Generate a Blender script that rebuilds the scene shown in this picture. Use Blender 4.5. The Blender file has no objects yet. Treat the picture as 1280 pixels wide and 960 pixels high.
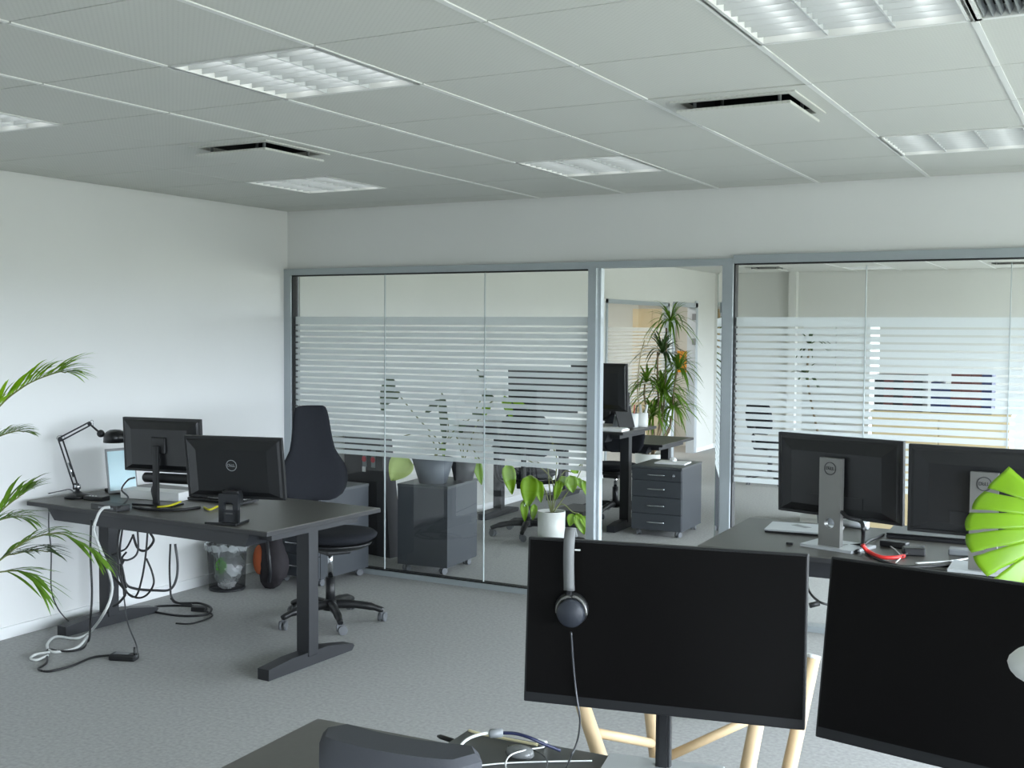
import bpy, bmesh, math, random
from mathutils import Vector, Matrix, Quaternion
R_ = math.radians
PI = math.pi
scn = bpy.context.scene
C = scn.collection
rnd = random.Random(7)

# ------------------------------------------------------------------ camera
F, YAW, PIT, ROL, HF = 1426.4852, 0.4962, -0.0477, 0.0069, 1.7485
_cy, _sy = math.cos(YAW), math.sin(YAW)
FWD = Vector((-_sy*math.cos(PIT), _cy*math.cos(PIT), math.sin(PIT)))
_r = Vector((_cy, _sy, 0)); _u = _r.cross(FWD)
RIGHT = _r*math.cos(ROL) + _u*math.sin(ROL)
UP = _u*math.cos(ROL) - _r*math.sin(ROL)
ORI = Vector((0, 0, HF))
cam = bpy.data.objects.new('camera', bpy.data.cameras.new('camera')); C.objects.link(cam)
cam.data.sensor_width = 36; cam.data.lens = F*36/1280
cam.data.clip_start = 0.02
m = Matrix((RIGHT, UP, -FWD)).transposed().to_4x4(); m.translation = ORI
cam.matrix_world = m
scn.camera = cam

def ray(u, v): return FWD + RIGHT*((u-640)/F) - UP*((v-480)/F)
def at(u, v, d): return ORI + ray(u, v)*d          # a point d metres deep
def onz(u, v, z):                                   # a point on a level plane
    d = ray(u, v); return ORI + d*((z-HF)/d.z)
def ony(u, v, y):
    d = ray(u, v); return ORI + d*(y/d.y)
def onx(u, v, x):
    d = ray(u, v); return ORI + d*(x/d.x)

# ------------------------------------------------------------------ light
SKY = 1.0
w = bpy.data.worlds.new('overcast sky'); scn.world = w; w.use_nodes = True
nt = w.node_tree; nt.nodes.clear()
tc = nt.nodes.new('ShaderNodeTexCoord'); sp = nt.nodes.new('ShaderNodeSeparateXYZ')
rp = nt.nodes.new('ShaderNodeValToRGB'); mr = nt.nodes.new('ShaderNodeMapRange')
bg = nt.nodes.new('ShaderNodeBackground'); wo = nt.nodes.new('ShaderNodeOutputWorld')
nt.links.new(tc.outputs['Generated'], sp.inputs[0]); nt.links.new(sp.outputs['Z'], mr.inputs[0])
mr.inputs[1].default_value = -1; mr.inputs[2].default_value = 1
nt.links.new(mr.outputs[0], rp.inputs[0]); nt.links.new(rp.outputs[0], bg.inputs[0]); nt.links.new(bg.outputs[0], wo.inputs[0])
e = rp.color_ramp.elements
e[0].position = 0.0; e[0].color = (.09, .10, .087, 1)
e[1].position = 1.0; e[1].color = (.86, .95, 1.0, 1)
x = e.new(.49); x.color = (.12, .13, .117, 1)
x = e.new(.51); x.color = (.54, .605, .68, 1)
x = e.new(.68); x.color = (.72, .79, .86, 1)
bg.inputs[1].default_value = SKY*11.5

def portal(name, loc, sx, sz):
    l = bpy.data.lights.new(name, 'AREA'); l.shape = 'RECTANGLE'; l.size = sx; l.size_y = sz
    l.cycles.is_portal = True
    o = bpy.data.objects.new(name, l); C.objects.link(o); o.location = loc
    o.rotation_euler = (R_(90), 0, R_(90))        # shines towards -X
    return o
XF = 2.6                                            # facade with the windows, right of the camera
WINS = [(-2.8, 6.3, .85, 2.08), (7.0, 16.2, .55, 2.12)]
for a, b, z0, z1 in WINS:
    portal('window_portal', (XF+.02, (a+b)/2, (z0+z1)/2), b-a, z1-z0)
# added lamp without a fixture, brightens the corridor beyond the far glazing
l = bpy.data.lights.new('corridor_fill_light', 'AREA'); l.shape = 'RECTANGLE'; l.size = .6; l.size_y = 3; l.energy = 22; l.color = (1, .96, .9)
o = bpy.data.objects.new('corridor_fill_light', l); C.objects.link(o); o.location = (-6.8, 13.6, 2.58)
scn.view_settings.view_transform = 'Standard'
scn.view_settings.look = 'None'
scn.view_settings.exposure = 1.98
scn.view_settings.gamma = 1.0
scn.view_settings.use_curve_mapping = False
scn.cycles.use_denoising = True
scn.cycles.max_bounces = 10
scn.cycles.diffuse_bounces = 6
scn.cycles.transparent_max_bounces = 24
scn.cycles.sample_clamp_indirect = 6
scn.cycles.caustics_reflective = False
scn.cycles.caustics_refractive = False

# ------------------------------------------------------------------ materials
def lin(c):
    return tuple(((v/255)/12.92 if v/255 <= .04045 else ((v/255+.055)/1.055)**2.4) for v in c)
def mat(name, rgb, rough=.5, metal=0., spec=.5, var=0., scale=20., bump=0., bscale=200., coat=0., trans=0.):
    M = bpy.data.materials.new(name); M.use_nodes = True
    n = M.node_tree.nodes; L = M.node_tree.links; b = n['Principled BSDF']
    col = (*lin(rgb), 1)
    b.inputs['Base Color'].default_value = col
    b.inputs['Roughness'].default_value = rough; b.inputs['Metallic'].default_value = metal
    b.inputs['Specular IOR Level'].default_value = spec
    b.inputs['Coat Weight'].default_value = coat
    tcn = n.new('ShaderNodeTexCoord')
    if var:
        t = n.new('ShaderNodeTexNoise'); t.inputs['Scale'].default_value = scale; t.inputs['Detail'].default_value = 4
        L.new(tcn.outputs['Object'], t.inputs['Vector'])
        r = n.new('ShaderNodeMapRange'); r.inputs[1].default_value = .3; r.inputs[2].default_value = .7
        r.inputs[3].default_value = 1-var; r.inputs[4].default_value = 1+var
        L.new(t.outputs[0], r.inputs[0])
        x = n.new('ShaderNodeVectorMath'); x.operation = 'SCALE'; x.inputs[0].default_value = col[:3]
        L.new(r.outputs[0], x.inputs['Scale']); L.new(x.outputs[0], b.inputs['Base Color'])
    if bump:
        t = n.new('ShaderNodeTexNoise'); t.inputs['Scale'].default_value = bscale; t.inputs['Detail'].default_value = 3
        L.new(tcn.outputs['Object'], t.inputs['Vector'])
        u = n.new('ShaderNodeBump'); u.inputs['Strength'].default_value = bump; u.inputs['Distance'].default_value = .003
        L.new(t.outputs[0], u.inputs['Height']); L.new(u.outputs[0], b.inputs['Normal'])
    if trans:
        tr = n.new('ShaderNodeBsdfTranslucent'); tr.inputs[0].default_value = col
        mx = n.new('ShaderNodeMixShader'); mx.inputs[0].default_value = trans
        L.new(b.outputs[0], mx.inputs[1]); L.new(tr.outputs[0], mx.inputs[2])
        L.new(mx.outputs[0], n['Material Output'].inputs[0])
    return M
def glassmat(name, tint=(.985, .99, .988), boost=1.0, rough=0.0):
    M = bpy.data.materials.new(name); M.use_nodes = True
    n = M.node_tree.nodes; L = M.node_tree.links; n.remove(n['Principled BSDF'])
    t = n.new('ShaderNodeBsdfTransparent'); t.inputs[0].default_value = (*tint, 1)
    g = n.new('ShaderNodeBsdfGlossy'); g.inputs['Roughness'].default_value = rough
    f = n.new('ShaderNodeFresnel'); f.inputs[0].default_value = 1.5
    mu = n.new('ShaderNodeMath'); mu.operation = 'MULTIPLY'; mu.inputs[1].default_value = boost; mu.use_clamp = True
    x = n.new('ShaderNodeMixShader')
    ge = n.new('ShaderNodeNewGeometry'); inv = n.new('ShaderNodeMath'); inv.operation = 'SUBTRACT'; inv.inputs[0].default_value = 1.0
    L.new(ge.outputs['Backfacing'], inv.inputs[1]); fm = n.new('ShaderNodeMath'); fm.operation = 'MULTIPLY'
    L.new(f.outputs[0], fm.inputs[0]); L.new(inv.outputs[0], fm.inputs[1])
    L.new(fm.outputs[0], mu.inputs[0]); L.new(mu.outputs[0], x.inputs[0]); L.new(t.outputs[0], x.inputs[1]); L.new(g.outputs[0], x.inputs[2])
    L.new(x.outputs[0], n['Material Output'].inputs[0])
    return M
def seethrough(name, rgb, opac, rough=.4, transl=0.):
    M = bpy.data.materials.new(name); M.use_nodes = True
    n = M.node_tree.nodes; L = M.node_tree.links; b = n['Principled BSDF']
    b.inputs['Base Color'].default_value = (*lin(rgb), 1); b.inputs['Roughness'].default_value = rough
    src = b
    if transl:
        tl = n.new('ShaderNodeBsdfTranslucent'); tl.inputs[0].default_value = (*lin(rgb), 1)
        y = n.new('ShaderNodeMixShader'); y.inputs[0].default_value = transl
        L.new(b.outputs[0], y.inputs[1]); L.new(tl.outputs[0], y.inputs[2]); src = y
    t = n.new('ShaderNodeBsdfTransparent'); x = n.new('ShaderNodeMixShader'); x.inputs[0].default_value = opac
    L.new(t.outputs[0], x.inputs[1]); L.new(src.outputs[0], x.inputs[2]); L.new(x.outputs[0], n['Material Output'].inputs[0])
    return M
def emit(name, rgb, s):
    M = bpy.data.materials.new(name); M.use_nodes = True
    b = M.node_tree.nodes['Principled BSDF']
    b.inputs['Base Color'].default_value = (*lin(rgb), 1)
    b.inputs['Emission Color'].default_value = (*lin(rgb), 1); b.inputs['Emission Strength'].default_value = s
    return M

WALL = mat('white wall paint', (226, 227, 226), .75, spec=.25, var=.012, scale=1.5, bump=.05, bscale=120)
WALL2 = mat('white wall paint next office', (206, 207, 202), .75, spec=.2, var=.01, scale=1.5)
CARPET = mat('grey carpet', (166, 167, 166), .95, spec=.05, var=.13, scale=55, bump=.6, bscale=320)
CEILM = mat('white ceiling tile', (205, 206, 200), .85, spec=.15)
PLEN = mat('dark plenum', (60, 60, 58), .9)
RUNNER = mat('white ceiling runner', (222, 223, 220), .45)
ALU = mat('grey aluminium profile', (168, 176, 180), .38, .35, var=.01)
ALUW = mat('pale aluminium reveal', (186, 193, 198), .35, .3)
GASKET = mat('black rubber gasket', (22, 24, 26), .6)
JOINT = mat('pale glazing joint', (172, 180, 181), .4)
GLASS = glassmat('clear glass', boost=1.8)
FILM = seethrough('frosted film', (234, 238, 239), .88, .6, transl=.6)
FILM2 = seethrough('thin frosted film', (206, 208, 204), .62, .6, transl=.5)
SKIRT = mat('white skirting', (228, 230, 230), .5)
DESKTOP = mat('dark grey desk laminate', (84, 83, 79), .40, spec=.5, var=.05, scale=60)
DESKEDGE = mat('black desk edge', (36, 37, 39), .5)
BLACKM = mat('black powder coated steel', (32, 34, 38), .45, spec=.5)
PLASTIC = mat('black plastic', (27, 28, 30), .42)
PLASTICS = mat('satin black plastic', (24, 25, 27), .3)
SCREEN = mat('dark matte screen', (13, 12, 12), .30, spec=.16)
SILVER = mat('grey silver plastic', (122, 122, 119), .35, .5)
SILVERL = mat('pale silver', (190, 194, 197), .35, .4)
DARKLOGO = mat('dark logo print', (40, 42, 44), .4)
LITLOGO = mat('silver logo', (170, 174, 176), .3, .6)
CHROME = mat('chrome', (205, 208, 212), .15, 1.)
FABRIC = mat('black chair fabric', (33, 35, 40), .9, spec=.2, var=.08, scale=120, bump=.3, bscale=500)
PED = mat('anthracite pedestal', (62, 66, 71), .42, spec=.45, var=.02, scale=30)
PEDTOP = mat('anthracite pedestal top', (74, 78, 80), .4)
CASTOR = mat('grey castor tyre', (104, 107, 111), .35)
CABB = mat('black cable sheath', (22, 23, 25), .45)
CABG = mat('dark grey cable sheath', (60, 62, 64), .45)
CABW = mat('white cable sheath', (205, 208, 206), .4)
CABBL = mat('navy cable sheath', (30, 36, 66), .4)
CABR = mat('red cable sheath', (200, 44, 40), .4)
YELLOW = mat('yellow cable sheath', (196, 190, 30), .5)
BLUEP = mat('light blue plug', (70, 150, 225), .4)
WHITEP = mat('white plastic', (224, 226, 224), .4)
GREYP = mat('grey plastic', (120, 124, 126), .4)
WOOD = mat('pale birch wood', (198, 174, 138), .5, var=.06, scale=14)
CREAM = mat('cream birch veneer', (212, 192, 150), .5, var=.03, scale=6)
LEAF = mat('palm leaf', (92, 128, 34), .45, var=.18, scale=9, trans=.3)
LEAFD = mat('dark leaf', (52, 78, 34), .45, var=.2, scale=9, trans=.2)
LEAFB = mat('bright leaf', (134, 176, 24), .4, var=.12, scale=8, trans=.35)
LEAFM = mat('monstera leaf', (112, 154, 22), .32, var=.1, scale=10, trans=.18)
LEAFP = mat('pale leaf', (226, 240, 166), .5, var=.08, scale=10, trans=.5)
STEM = mat('green stem', (110, 116, 66), .6)
TRUNK = mat('woody stem', (128, 112, 88), .8, var=.2, scale=20)
SOIL = mat('potting soil', (54, 44, 34), .95, var=.3, scale=60)
POTW = mat('white ceramic pot', (222, 224, 220), .35)
POTG = mat('grey pot', (92, 98, 104), .6)
POTB = mat('dark pot', (52, 54, 56), .6)
BINM = seethrough('black wire mesh', (30, 32, 34), .5, .5)
BAGM = seethrough('clear plastic bag', (220, 226, 228), .34, .2)
GREENL = mat('bright green wrapper', (120, 220, 40), .5)
ORANGE = mat('orange fabric', (150, 74, 38), .8)
RED = mat('red label', (190, 30, 50), .5)
BINDR = mat('brown red binder', (96, 50, 48), .5)
BINDN = mat('navy binder', (30, 42, 84), .5)
BINDK = mat('black binder', (34, 33, 36), .5)
TUBE = emit('unlit tube with added glow', (246, 250, 250), .95)  # weak glow stands in for daylight reflected in switched-off lamps
REFL = mat('bright louvre reflector', (226, 228, 226), .25, .35)
LOUV = mat('louvre blade', (200, 203, 203), .3, .2)
PAPER = mat('white paper', (232, 234, 234), .7)
TABSCR = mat('pale cyan screen', (176, 212, 220), .2)

# ceiling tiles: rows of fine perforations
def perforate(M):
    n = M.node_tree.nodes; L = M.node_tree.links; b = n['Principled BSDF']
    t = n.new('ShaderNodeTexCoord'); mp = n.new('ShaderNodeMapping'); mp.inputs['Scale'].default_value = (2*PI/.02,)*3
    L.new(t.outputs['Object'], mp.inputs[0]); s = n.new('ShaderNodeSeparateXYZ'); L.new(mp.outputs[0], s.inputs[0])
    out = []
    for ax in 'XY':
        q = n.new('ShaderNodeMath'); q.operation = 'SINE'; L.new(s.outputs[ax], q.inputs[0]); out.append(q)
    mu = n.new('ShaderNodeMath'); mu.operation = 'MULTIPLY'; L.new(out[0].outputs[0], mu.inputs[0]); L.new(out[1].outputs[0], mu.inputs[1])
    gt = n.new('ShaderNodeMapRange'); gt.inputs[1].default_value = .2; gt.inputs[2].default_value = .7
    gt.inputs[3].default_value = 1.0; gt.inputs[4].default_value = .93
    L.new(mu.outputs[0], gt.inputs[0])
    v = n.new('ShaderNodeVectorMath'); v.operation = 'SCALE'; v.inputs[0].default_value = b.inputs['Base Color'].default_value[:3]
    L.new(gt.outputs[0], v.inputs['Scale']); L.new(v.outputs[0], b.inputs['Base Color'])
perforate(CEILM)

# ------------------------------------------------------------------ mesh helpers
class MB:
    def __init__(s): s.bm = bmesh.new()
    def box(s, c, d, rot=None, bev=0., seg=2):
        t = bmesh.new(); bmesh.ops.create_cube(t, size=1)
        for v in t.verts: v.co = Vector((v.co.x*d[0], v.co.y*d[1], v.co.z*d[2]))
        if bev: bmesh.ops.bevel(t, geom=t.edges[:], offset=bev, segments=seg, profile=.5, affect='EDGES')
        if rot is not None: bmesh.ops.transform(t, matrix=rot.to_4x4() if hasattr(rot, 'to_4x4') else rot, verts=t.verts)
        bmesh.ops.translate(t, vec=Vector(c), verts=t.verts)
        return s.add(t)
    def add(s, t):
        me = bpy.data.meshes.new('tmp'); t.to_mesh(me); t.free(); s.bm.from_mesh(me); bpy.data.meshes.remove(me); return s
    def mesh(s, me): s.bm.from_mesh(me); return s
    def span(s, a, b, bev=0.):
        a, b = Vector(a), Vector(b); return s.box((a+b)/2, (abs(b.x-a.x), abs(b.y-a.y), abs(b.z-a.z)), bev=bev)
    def tube(s, pts, r, seg=8, cap=True):
        pts = [Vector(p) for p in pts]; n = len(pts)
        rs = r if isinstance(r, (list, tuple)) else [r]*n
        rings = []; up = None
        for i, p in enumerate(pts):
            d = (pts[min(i+1, n-1)]-pts[max(i-1, 0)])
            if d.length < 1e-9: d = Vector((0, 0, 1))
            d.normalize()
            if up is None:
                up = Vector((0, 0, 1)) if abs(d.z) < .9 else Vector((1, 0, 0))
            a = d.cross(up)
            if a.length < 1e-5: a = d.cross(Vector((1, 0, 0)))
            a.normalize(); b = d.cross(a).normalized(); up = -b if False else b.cross(d)*-1 if False else up
            rings.append([s.bm.verts.new(p+(a*math.cos(t)+b*math.sin(t))*rs[i]) for t in [2*PI*k/seg for k in range(seg)]])
        for i in range(n-1):
            for k in range(seg):
                f = s.bm.faces.new((rings[i][k], rings[i][(k+1) % seg], rings[i+1][(k+1) % seg], rings[i+1][k])); f.smooth = True
        if cap:
            s.bm.faces.new(rings[0][::-1]); s.bm.faces.new(rings[-1])
        return s
    def cyl(s, a, b, r, seg=20): return s.tube([a, b], r, seg)
    def lathe(s, prof, c=(0, 0, 0), seg=32, M=None, smooth=True):
        c = Vector(c); rings = []
        for r, z in prof:
            ring = []
            for k in range(seg):
                p = Vector((r*math.cos(2*PI*k/seg), r*math.sin(2*PI*k/seg), z))
                if M is not None: p = M @ p
                ring.append(s.bm.verts.new(p+c))
            rings.append(ring)
        for i in range(len(rings)-1):
            for k in range(seg):
                f = s.bm.faces.new((rings[i][k], rings[i][(k+1) % seg], rings[i+1][(k+1) % seg], rings[i+1][k])); f.smooth = smooth
        for ring, rv in ((rings[0], True), (rings[-1], False)):
            if prof[0 if rv else -1][0] > 1e-4: s.bm.faces.new(ring[::-1] if rv else ring)
        return s
    def prism(s, poly, a0, a1, axis='y'):
        def P(p, a):
            return Vector((p[0], a, p[1])) if axis == 'y' else Vector((a, p[0], p[1])) if axis == 'x' else Vector((p[0], p[1], a))
        A = [s.bm.verts.new(P(p, a0)) for p in poly]; B = [s.bm.verts.new(P(p, a1)) for p in poly]
        s.bm.faces.new(A); s.bm.faces.new(B[::-1]); n = len(poly)
        for i in range(n): s.bm.faces.new((A[i], B[i], B[(i+1) % n], A[(i+1) % n]))
        return s
    def grid(s, P, smooth=True):
        V = [[s.bm.verts.new(p) for p in row] for row in P]
        for i in range(len(V)-1):
            for j in range(len(V[0])-1):
                try:
                    f = s.bm.faces.new((V[i][j], V[i][j+1], V[i+1][j+1], V[i+1][j])); f.smooth = smooth
                except ValueError: pass
        return s
    def ball(s, c, r, M=None, u=20, v=12):
        t = bmesh.new(); bmesh.ops.create_uvsphere(t, u_segments=u, v_segments=v, radius=1)
        rr = r if isinstance(r, (tuple, list)) else (r, r, r)
        for q in t.verts:
            q.co = Vector((q.co.x*rr[0], q.co.y*rr[1], q.co.z*rr[2]))
            if M is not None: q.co = M @ q.co
            q.co += Vector(c)
        for f in t.faces: f.smooth = True
        return s.add(t)

def obj(name, mb, m, parent=None, solid=0.):
    bm = mb.bm
    bmesh.ops.recalc_face_normals(bm, faces=bm.faces[:])
    me = bpy.data.meshes.new(name); bm.to_mesh(me); bm.free()
    me.materials.append(m)
    o = bpy.data.objects.new(name, me); C.objects.link(o)
    if parent is not None: o.parent = parent
    if solid:
        md = o.modifiers.new('thickness', 'SOLIDIFY'); md.thickness = solid; md.offset = 0
    return o
def tag(o, label, cat, group=None, kind=None):
    o['label'] = label; o['category'] = cat
    if group: o['group'] = group
    if kind: o['kind'] = kind
    return o
def thing(name, label, cat, loc=(0, 0, 0), rz=0., group=None):
    o = bpy.data.objects.new(name, None); C.objects.link(o); o.empty_display_size = .1
    o.location = loc; o.rotation_euler = (0, 0, rz)
    return tag(o, label, cat, group)
def struct(name, mb, m, parent=None):
    o = obj(name, mb, m, parent); o['kind'] = 'structure'; return o
def children(o): return [c for c in bpy.data.objects if c.parent == o]
def dup(root, loc, rz=0., label=None, group=None):
    r = root.copy(); C.objects.link(r); r.location = loc; r.rotation_euler = (0, 0, rz)
    if label: r['label'] = label
    if group: r['group'] = group
    for ch in children(root):
        c = ch.copy(); C.objects.link(c); c.parent = r
        for g in children(ch):
            d = g.copy(); C.objects.link(d); d.parent = c
    return r
def spline(pts, n=8):
    pts = [Vector(p) for p in pts]; out = []
    P = [pts[0]*2-pts[1]]+pts+[pts[-1]*2-pts[-2]]
    for i in range(1, len(P)-2):
        a, b, c, d = P[i-1:i+3]
        for k in range(n):
            t = k/n
            out.append(.5*((2*b)+(c-a)*t+(2*a-5*b+4*c-d)*t*t+(3*b-a-3*c+d)*t**3))
    out.append(pts[-1]); return out
def cable(name, pts, r, m, label, cat='cable', group=None, n=8, parent=None):
    o = obj(name, MB().tube(spline(pts, n), r, 6), m, parent)
    if parent is None: tag(o, label, cat, group)
    return o
def text_mesh(body, size):
    cu = bpy.data.curves.new('txt', 'FONT'); cu.body = body; cu.size = size; cu.extrude = .0006; cu.align_x = 'CENTER'; cu.align_y = 'CENTER'; cu.resolution_u = 3
    o = bpy.data.objects.new('txt', cu); C.objects.link(o)
    bpy.context.view_layer.update()
    me = bpy.data.meshes.new_from_object(o.evaluated_get(bpy.context.evaluated_depsgraph_get()))
    bpy.data.objects.remove(o); bpy.data.curves.remove(cu); return me

# ================================================================== SETTING
XL, YB, H = -5.4957, 6.6532, 2.6027
X0, Y0 = -1.6005, 3.3822
Y2 = 16.42; XL2 = -5.46; YF = -3.2
struct('floor', MB().span((-8.6, YF-.1, -.1), (XF+.1, Y2+.1, 0)), CARPET)
struct('wall_left', MB().span((XL-.1, YF, 0), (XL, YB+.1, H+.1)), WALL)
struct('wall_rear', MB().span((XL-.1, YF-.1, 0), (XF+.1, YF, H+.1)), mat('rear wall greyed against bounce', (128, 130, 130), .8))  # wall out of view, its grey chosen to bounce less fill light
struct('wall_back', MB().span((XL, YB, 2.18), (XF, YB+.1, H+.1)), WALL)
# window facade: sill wall, lintel, piers
mb = MB()
for a, b, z0, z1 in WINS:
    mb.span((XF, a-.4, 0), (XF+.2, b+.4, z0)); mb.span((XF, a-.4, z1), (XF+.2, b+.4, H+.1))
    for c, d in ((a-.4, a), (b, b+.4)): mb.span((XF, c, z0), (XF+.2, d, z1))
struct('wall_right', mb, WALL)
mb = MB()
for a, b, z0, z1 in WINS:
    k = 6
    for i in range(k+1):
        y = a+(b-a)*i/k; mb.span((XF+.05, y-.03, z0), (XF+.11, y+.03, z1))
    mb.span((XF+.05, a, z0), (XF+.11, b, z0+.05)); mb.span((XF+.05, a, z1-.05), (XF+.11, b, z1))
struct('trim_facade', mb, ALU)
# next office: left wall with a glazed opening and a doorway
OPA, OPB, DRA, DRB, OPZ = 12.4, 14.50, 14.66, 15.58, 2.12
mb = MB(); mb.span((XL2-.1, YB+.1, 0), (XL2, OPA, H+.1)); mb.span((XL2-.1, OPA, OPZ), (XL2, DRB, H+.1)); mb.span((XL2-.1, DRB, 0), (XL2, Y2, H+.1))
mb.span((XL2-.1, OPB, 0), (XL2, DRA, OPZ))
struct('wall_left_next', mb, WALL2)
struct('wall_far', MB().span((-8.6, Y2, 0), (XF+.1, Y2+.1, H+.1)), WALL2)
struct('wall_corridor', MB().span((-8.6, 10, 0), (-8.5, Y2, H+.1)).span((-8.5, 10, 0), (XL2-.1, 10.1, H+.1)), mat('corridor paint', (196, 196, 184), .8))
struct('ceiling_corridor', MB().span((-8.6, 10, H), (XL2-.1, Y2, H+.05)), CEILM)
struct('baseboard_left', MB().span((XL, YF, 0), (XL+.014, YB, .065)), SKIRT)
struct('baseboard_far', MB().span((XL2, Y2-.014, 0), (XF, Y2, .065)), SKIRT)
struct('baseboard_next', MB().span((XL2, YB+.1, 0), (XL2+.014, OPA, .065)).span((XL2, DRB+.06, 0), (XL2+.014, Y2, .065)), SKIRT)

# ceiling: tiles with open joints, cells kept free for the lamps and vents
def cell(x, y): return (round((x-X0)/.6-.5), round((y-Y0)/.6-.5))
def cell_c(i, j): return (X0+.6*(i+.5), Y0+.6*(j+.5))
LAMPS = [(-2.5, 3.08), (-4.3, 5.48), (-4.3, 3.08), (-2.5, 5.48), (-.7, 5.48), (-.7, 3.08)]
LAMPS2 = [(-2.5, 10.28), (-.7, 10.28), (-3.1, 15.7)]
VENTS = [(-3.7, 4.28), (-1.3, 4.28)]
VENTS2 = [(-4.3, 15.08), (-1.3, 15.08)]
GRILLE = [(-.1, 3.08)]
taken = {cell(*p) for p in LAMPS+LAMPS2+VENTS+VENTS2+GRILLE}
def tiles(name, xa, xb, ya, yb):
    mb = MB()
    for i in range(-8, 8):
        for j in range(-12, 23):
            if (i, j) in taken: continue
            cx, cy = cell_c(i, j)
            a, b = max(cx-.3, xa+.014), min(cx+.3, xb-.014); c, d = max(cy-.3, ya+.014), min(cy+.3, yb-.014)
            if b-a < .02 or d-c < .02: continue
            c2 = c+.003 if c > ya+.01 else c; d2 = d-.003 if d < yb-.01 else d
            mb.span((a+.001, c2, H), (b-.001, d2, H+.015))
    o = struct(name, mb, CEILM)
    mr_ = MB()
    for i in range(-8, 9):
        x = X0+.6*i
        if not (max(xa+.02, -3.5) < x < xb-.02): continue
        j0 = -12
        for j in range(-12, 23):
            c, d = max(Y0+.6*j, ya+.01), min(Y0+.6*(j+1), yb-.01)
            if d-c < .02: continue
            mr_.span((x-.0095, c+.004, H-.004), (x+.0095, d-.004, H+.002))
    struct('trim_runners', mr_, RUNNER, o)
    struct('plenum', MB().span((xa, ya, H+.09), (xb, yb, H+.1)), PLEN, o)
tiles('ceiling', XL, XF, YF, YB)
tiles('ceiling_next', XL2, XF, YB+.1, Y2)

# ---------------- glazed partition
ZT = 2.18
mb = MB()
mb.span((XL, 6.61, 2.135), (-3.03, 6.70, ZT)); mb.span((XL, 6.61, 0), (-5.432, 6.70, 2.135)); mb.span((-5.432, 6.61, 0), (-3.03, 6.70, .035))
struct('trim_1', mb, ALU)
mb = MB()
mb.span((-2.087, 6.61, 2.150), (XF, 6.70, 2.20)); mb.span((-2.087, 6.61, 0), (XF, 6.70, .035))
struct('trim_2', mb, ALU)
mb = MB()
mb.span((-3.03, 6.60, 0), (-2.975, 6.69, ZT)); mb.span((-2.147, 6.60, 0), (-2.087, 6.69, ZT)); mb.span((-2.975, 6.60, 2.14), (-2.147, 6.69, ZT))
struct('trim_3', mb, ALU)
mb = MB(); mb.span((-2.975, 6.64, 0), (-2.958, 6.69, 2.14)); mb.span((-2.165, 6.64, 0), (-2.147, 6.69, 2.14))
struct('trim_4', mb, ALUW)
mb = MB(); mb.span((-5.432, 6.625, 2.127), (-3.03, 6.685, 2.135)); mb.span((-5.432, 6.625, .035), (-5.424, 6.685, 2.127))
mb.span((-5.432, 6.625, .035), (-3.03, 6.685, .041)); mb.span((-2.087, 6.625, 2.142), (XF, 6.685, 2.150)); mb.span((-2.087, 6.625, .035), (-2.079, 6.685, 2.142))
struct('trim_5', mb, GASKET)
PITCH, GAP, FZ0, FZ1 = .0425, .0125, .842, 1.832
def film(x0, x1, y, parent, along='x', FZ1=FZ1, fm=None):
    mb = MB(); z = FZ0
    while z < FZ1-.005:
        z1 = min(z+PITCH-GAP, FZ1) if z+2*PITCH < FZ1 else FZ1
        if along == 'x': mb.span((x0, y-.0006, z), (x1, y+.0006, z1))
        else: mb.span((y-.0006, x0, z), (y+.0006, x1, z1))
        z = z1+GAP
    f = obj('frosted_film', mb, fm or FILM, parent); f['label'] = 'frosted white privacy film cut in level stripes'; return f
panes = [(-5.424, -4.6225), (-4.6175, -3.8125), (-3.8075, -3.03), (-2.079, -1.3275), (-1.3225, -.5725), (-.5675, .18), (.185, .93), (.935, 1.68), (1.685, XF)]
jm = MB()
for k, (a, b) in enumerate(panes):
    z1 = 2.127 if k < 3 else 2.142
    p = struct('window_%d' % (k+1), MB().span((a, 6.645, .041), (b, 6.655, z1)), GLASS)
    film(a, b, 6.6575, p)
for x in (-4.62, -3.81, -1.325, -.57, .1825, .9325, 1.6825): jm.span((x-.0025, 6.6435, .041), (x+.0025, 6.6565, 2.127))
struct('trim_6', jm, JOINT)
# open glass door leaf, swung into the next office
a_ = R_(110.2)
dr = struct('door_1', MB().span((0, -.005, .01), (.82, .005, 2.125)), GLASS)
dr.location = (-2.185, 6.73, 0); dr.rotation_euler = (0, 0, a_)
film(0, .82, .007, dr)
obj('edge_seal', MB().span((.818, -.006, .01), (.823, .006, 2.125)), mat('green glass edge', (70, 120, 105), .3), dr)
obj('hinge', MB().span((-.02, -.02, .2), (.05, .02, .26)), ALU, dr); obj('hinge', MB().span((-.02, -.02, 1.86), (.05, .02, 1.92)), ALU, dr)
# far glazed opening and door frame
mb = MB(); mb.span((XL2-.05, OPA, OPZ-.05), (XL2+.01, OPB, OPZ)); mb.span((XL2-.05, OPA, 0), (XL2+.01, OPA+.05, OPZ)); mb.span((XL2-.05, OPB-.05, 0), (XL2+.01, OPB, OPZ)); mb.span((XL2-.05, OPA, 0), (XL2+.01, OPB, .05))
struct('trim_7', mb, ALU)
mb = MB(); mb.span((XL2-.11, DRA-.03, 0), (XL2+.015, DRA+.05, OPZ)); mb.span((XL2-.11, DRB-.05, 0), (XL2+.015, DRB+.05, OPZ+.05)); mb.span((XL2-.11, DRA, OPZ-.04), (XL2+.015, DRB+.05, OPZ+.02))
struct('trim_8', mb, ALUW)
mb = MB()
for z in (1.55, 1.90): mb.span((XL2-.03, DRB-.07, z), (XL2+.02, DRB-.045, z+.09))
struct('trim_9', mb, GREYP)
yj = (OPA+OPB)/2
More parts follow.
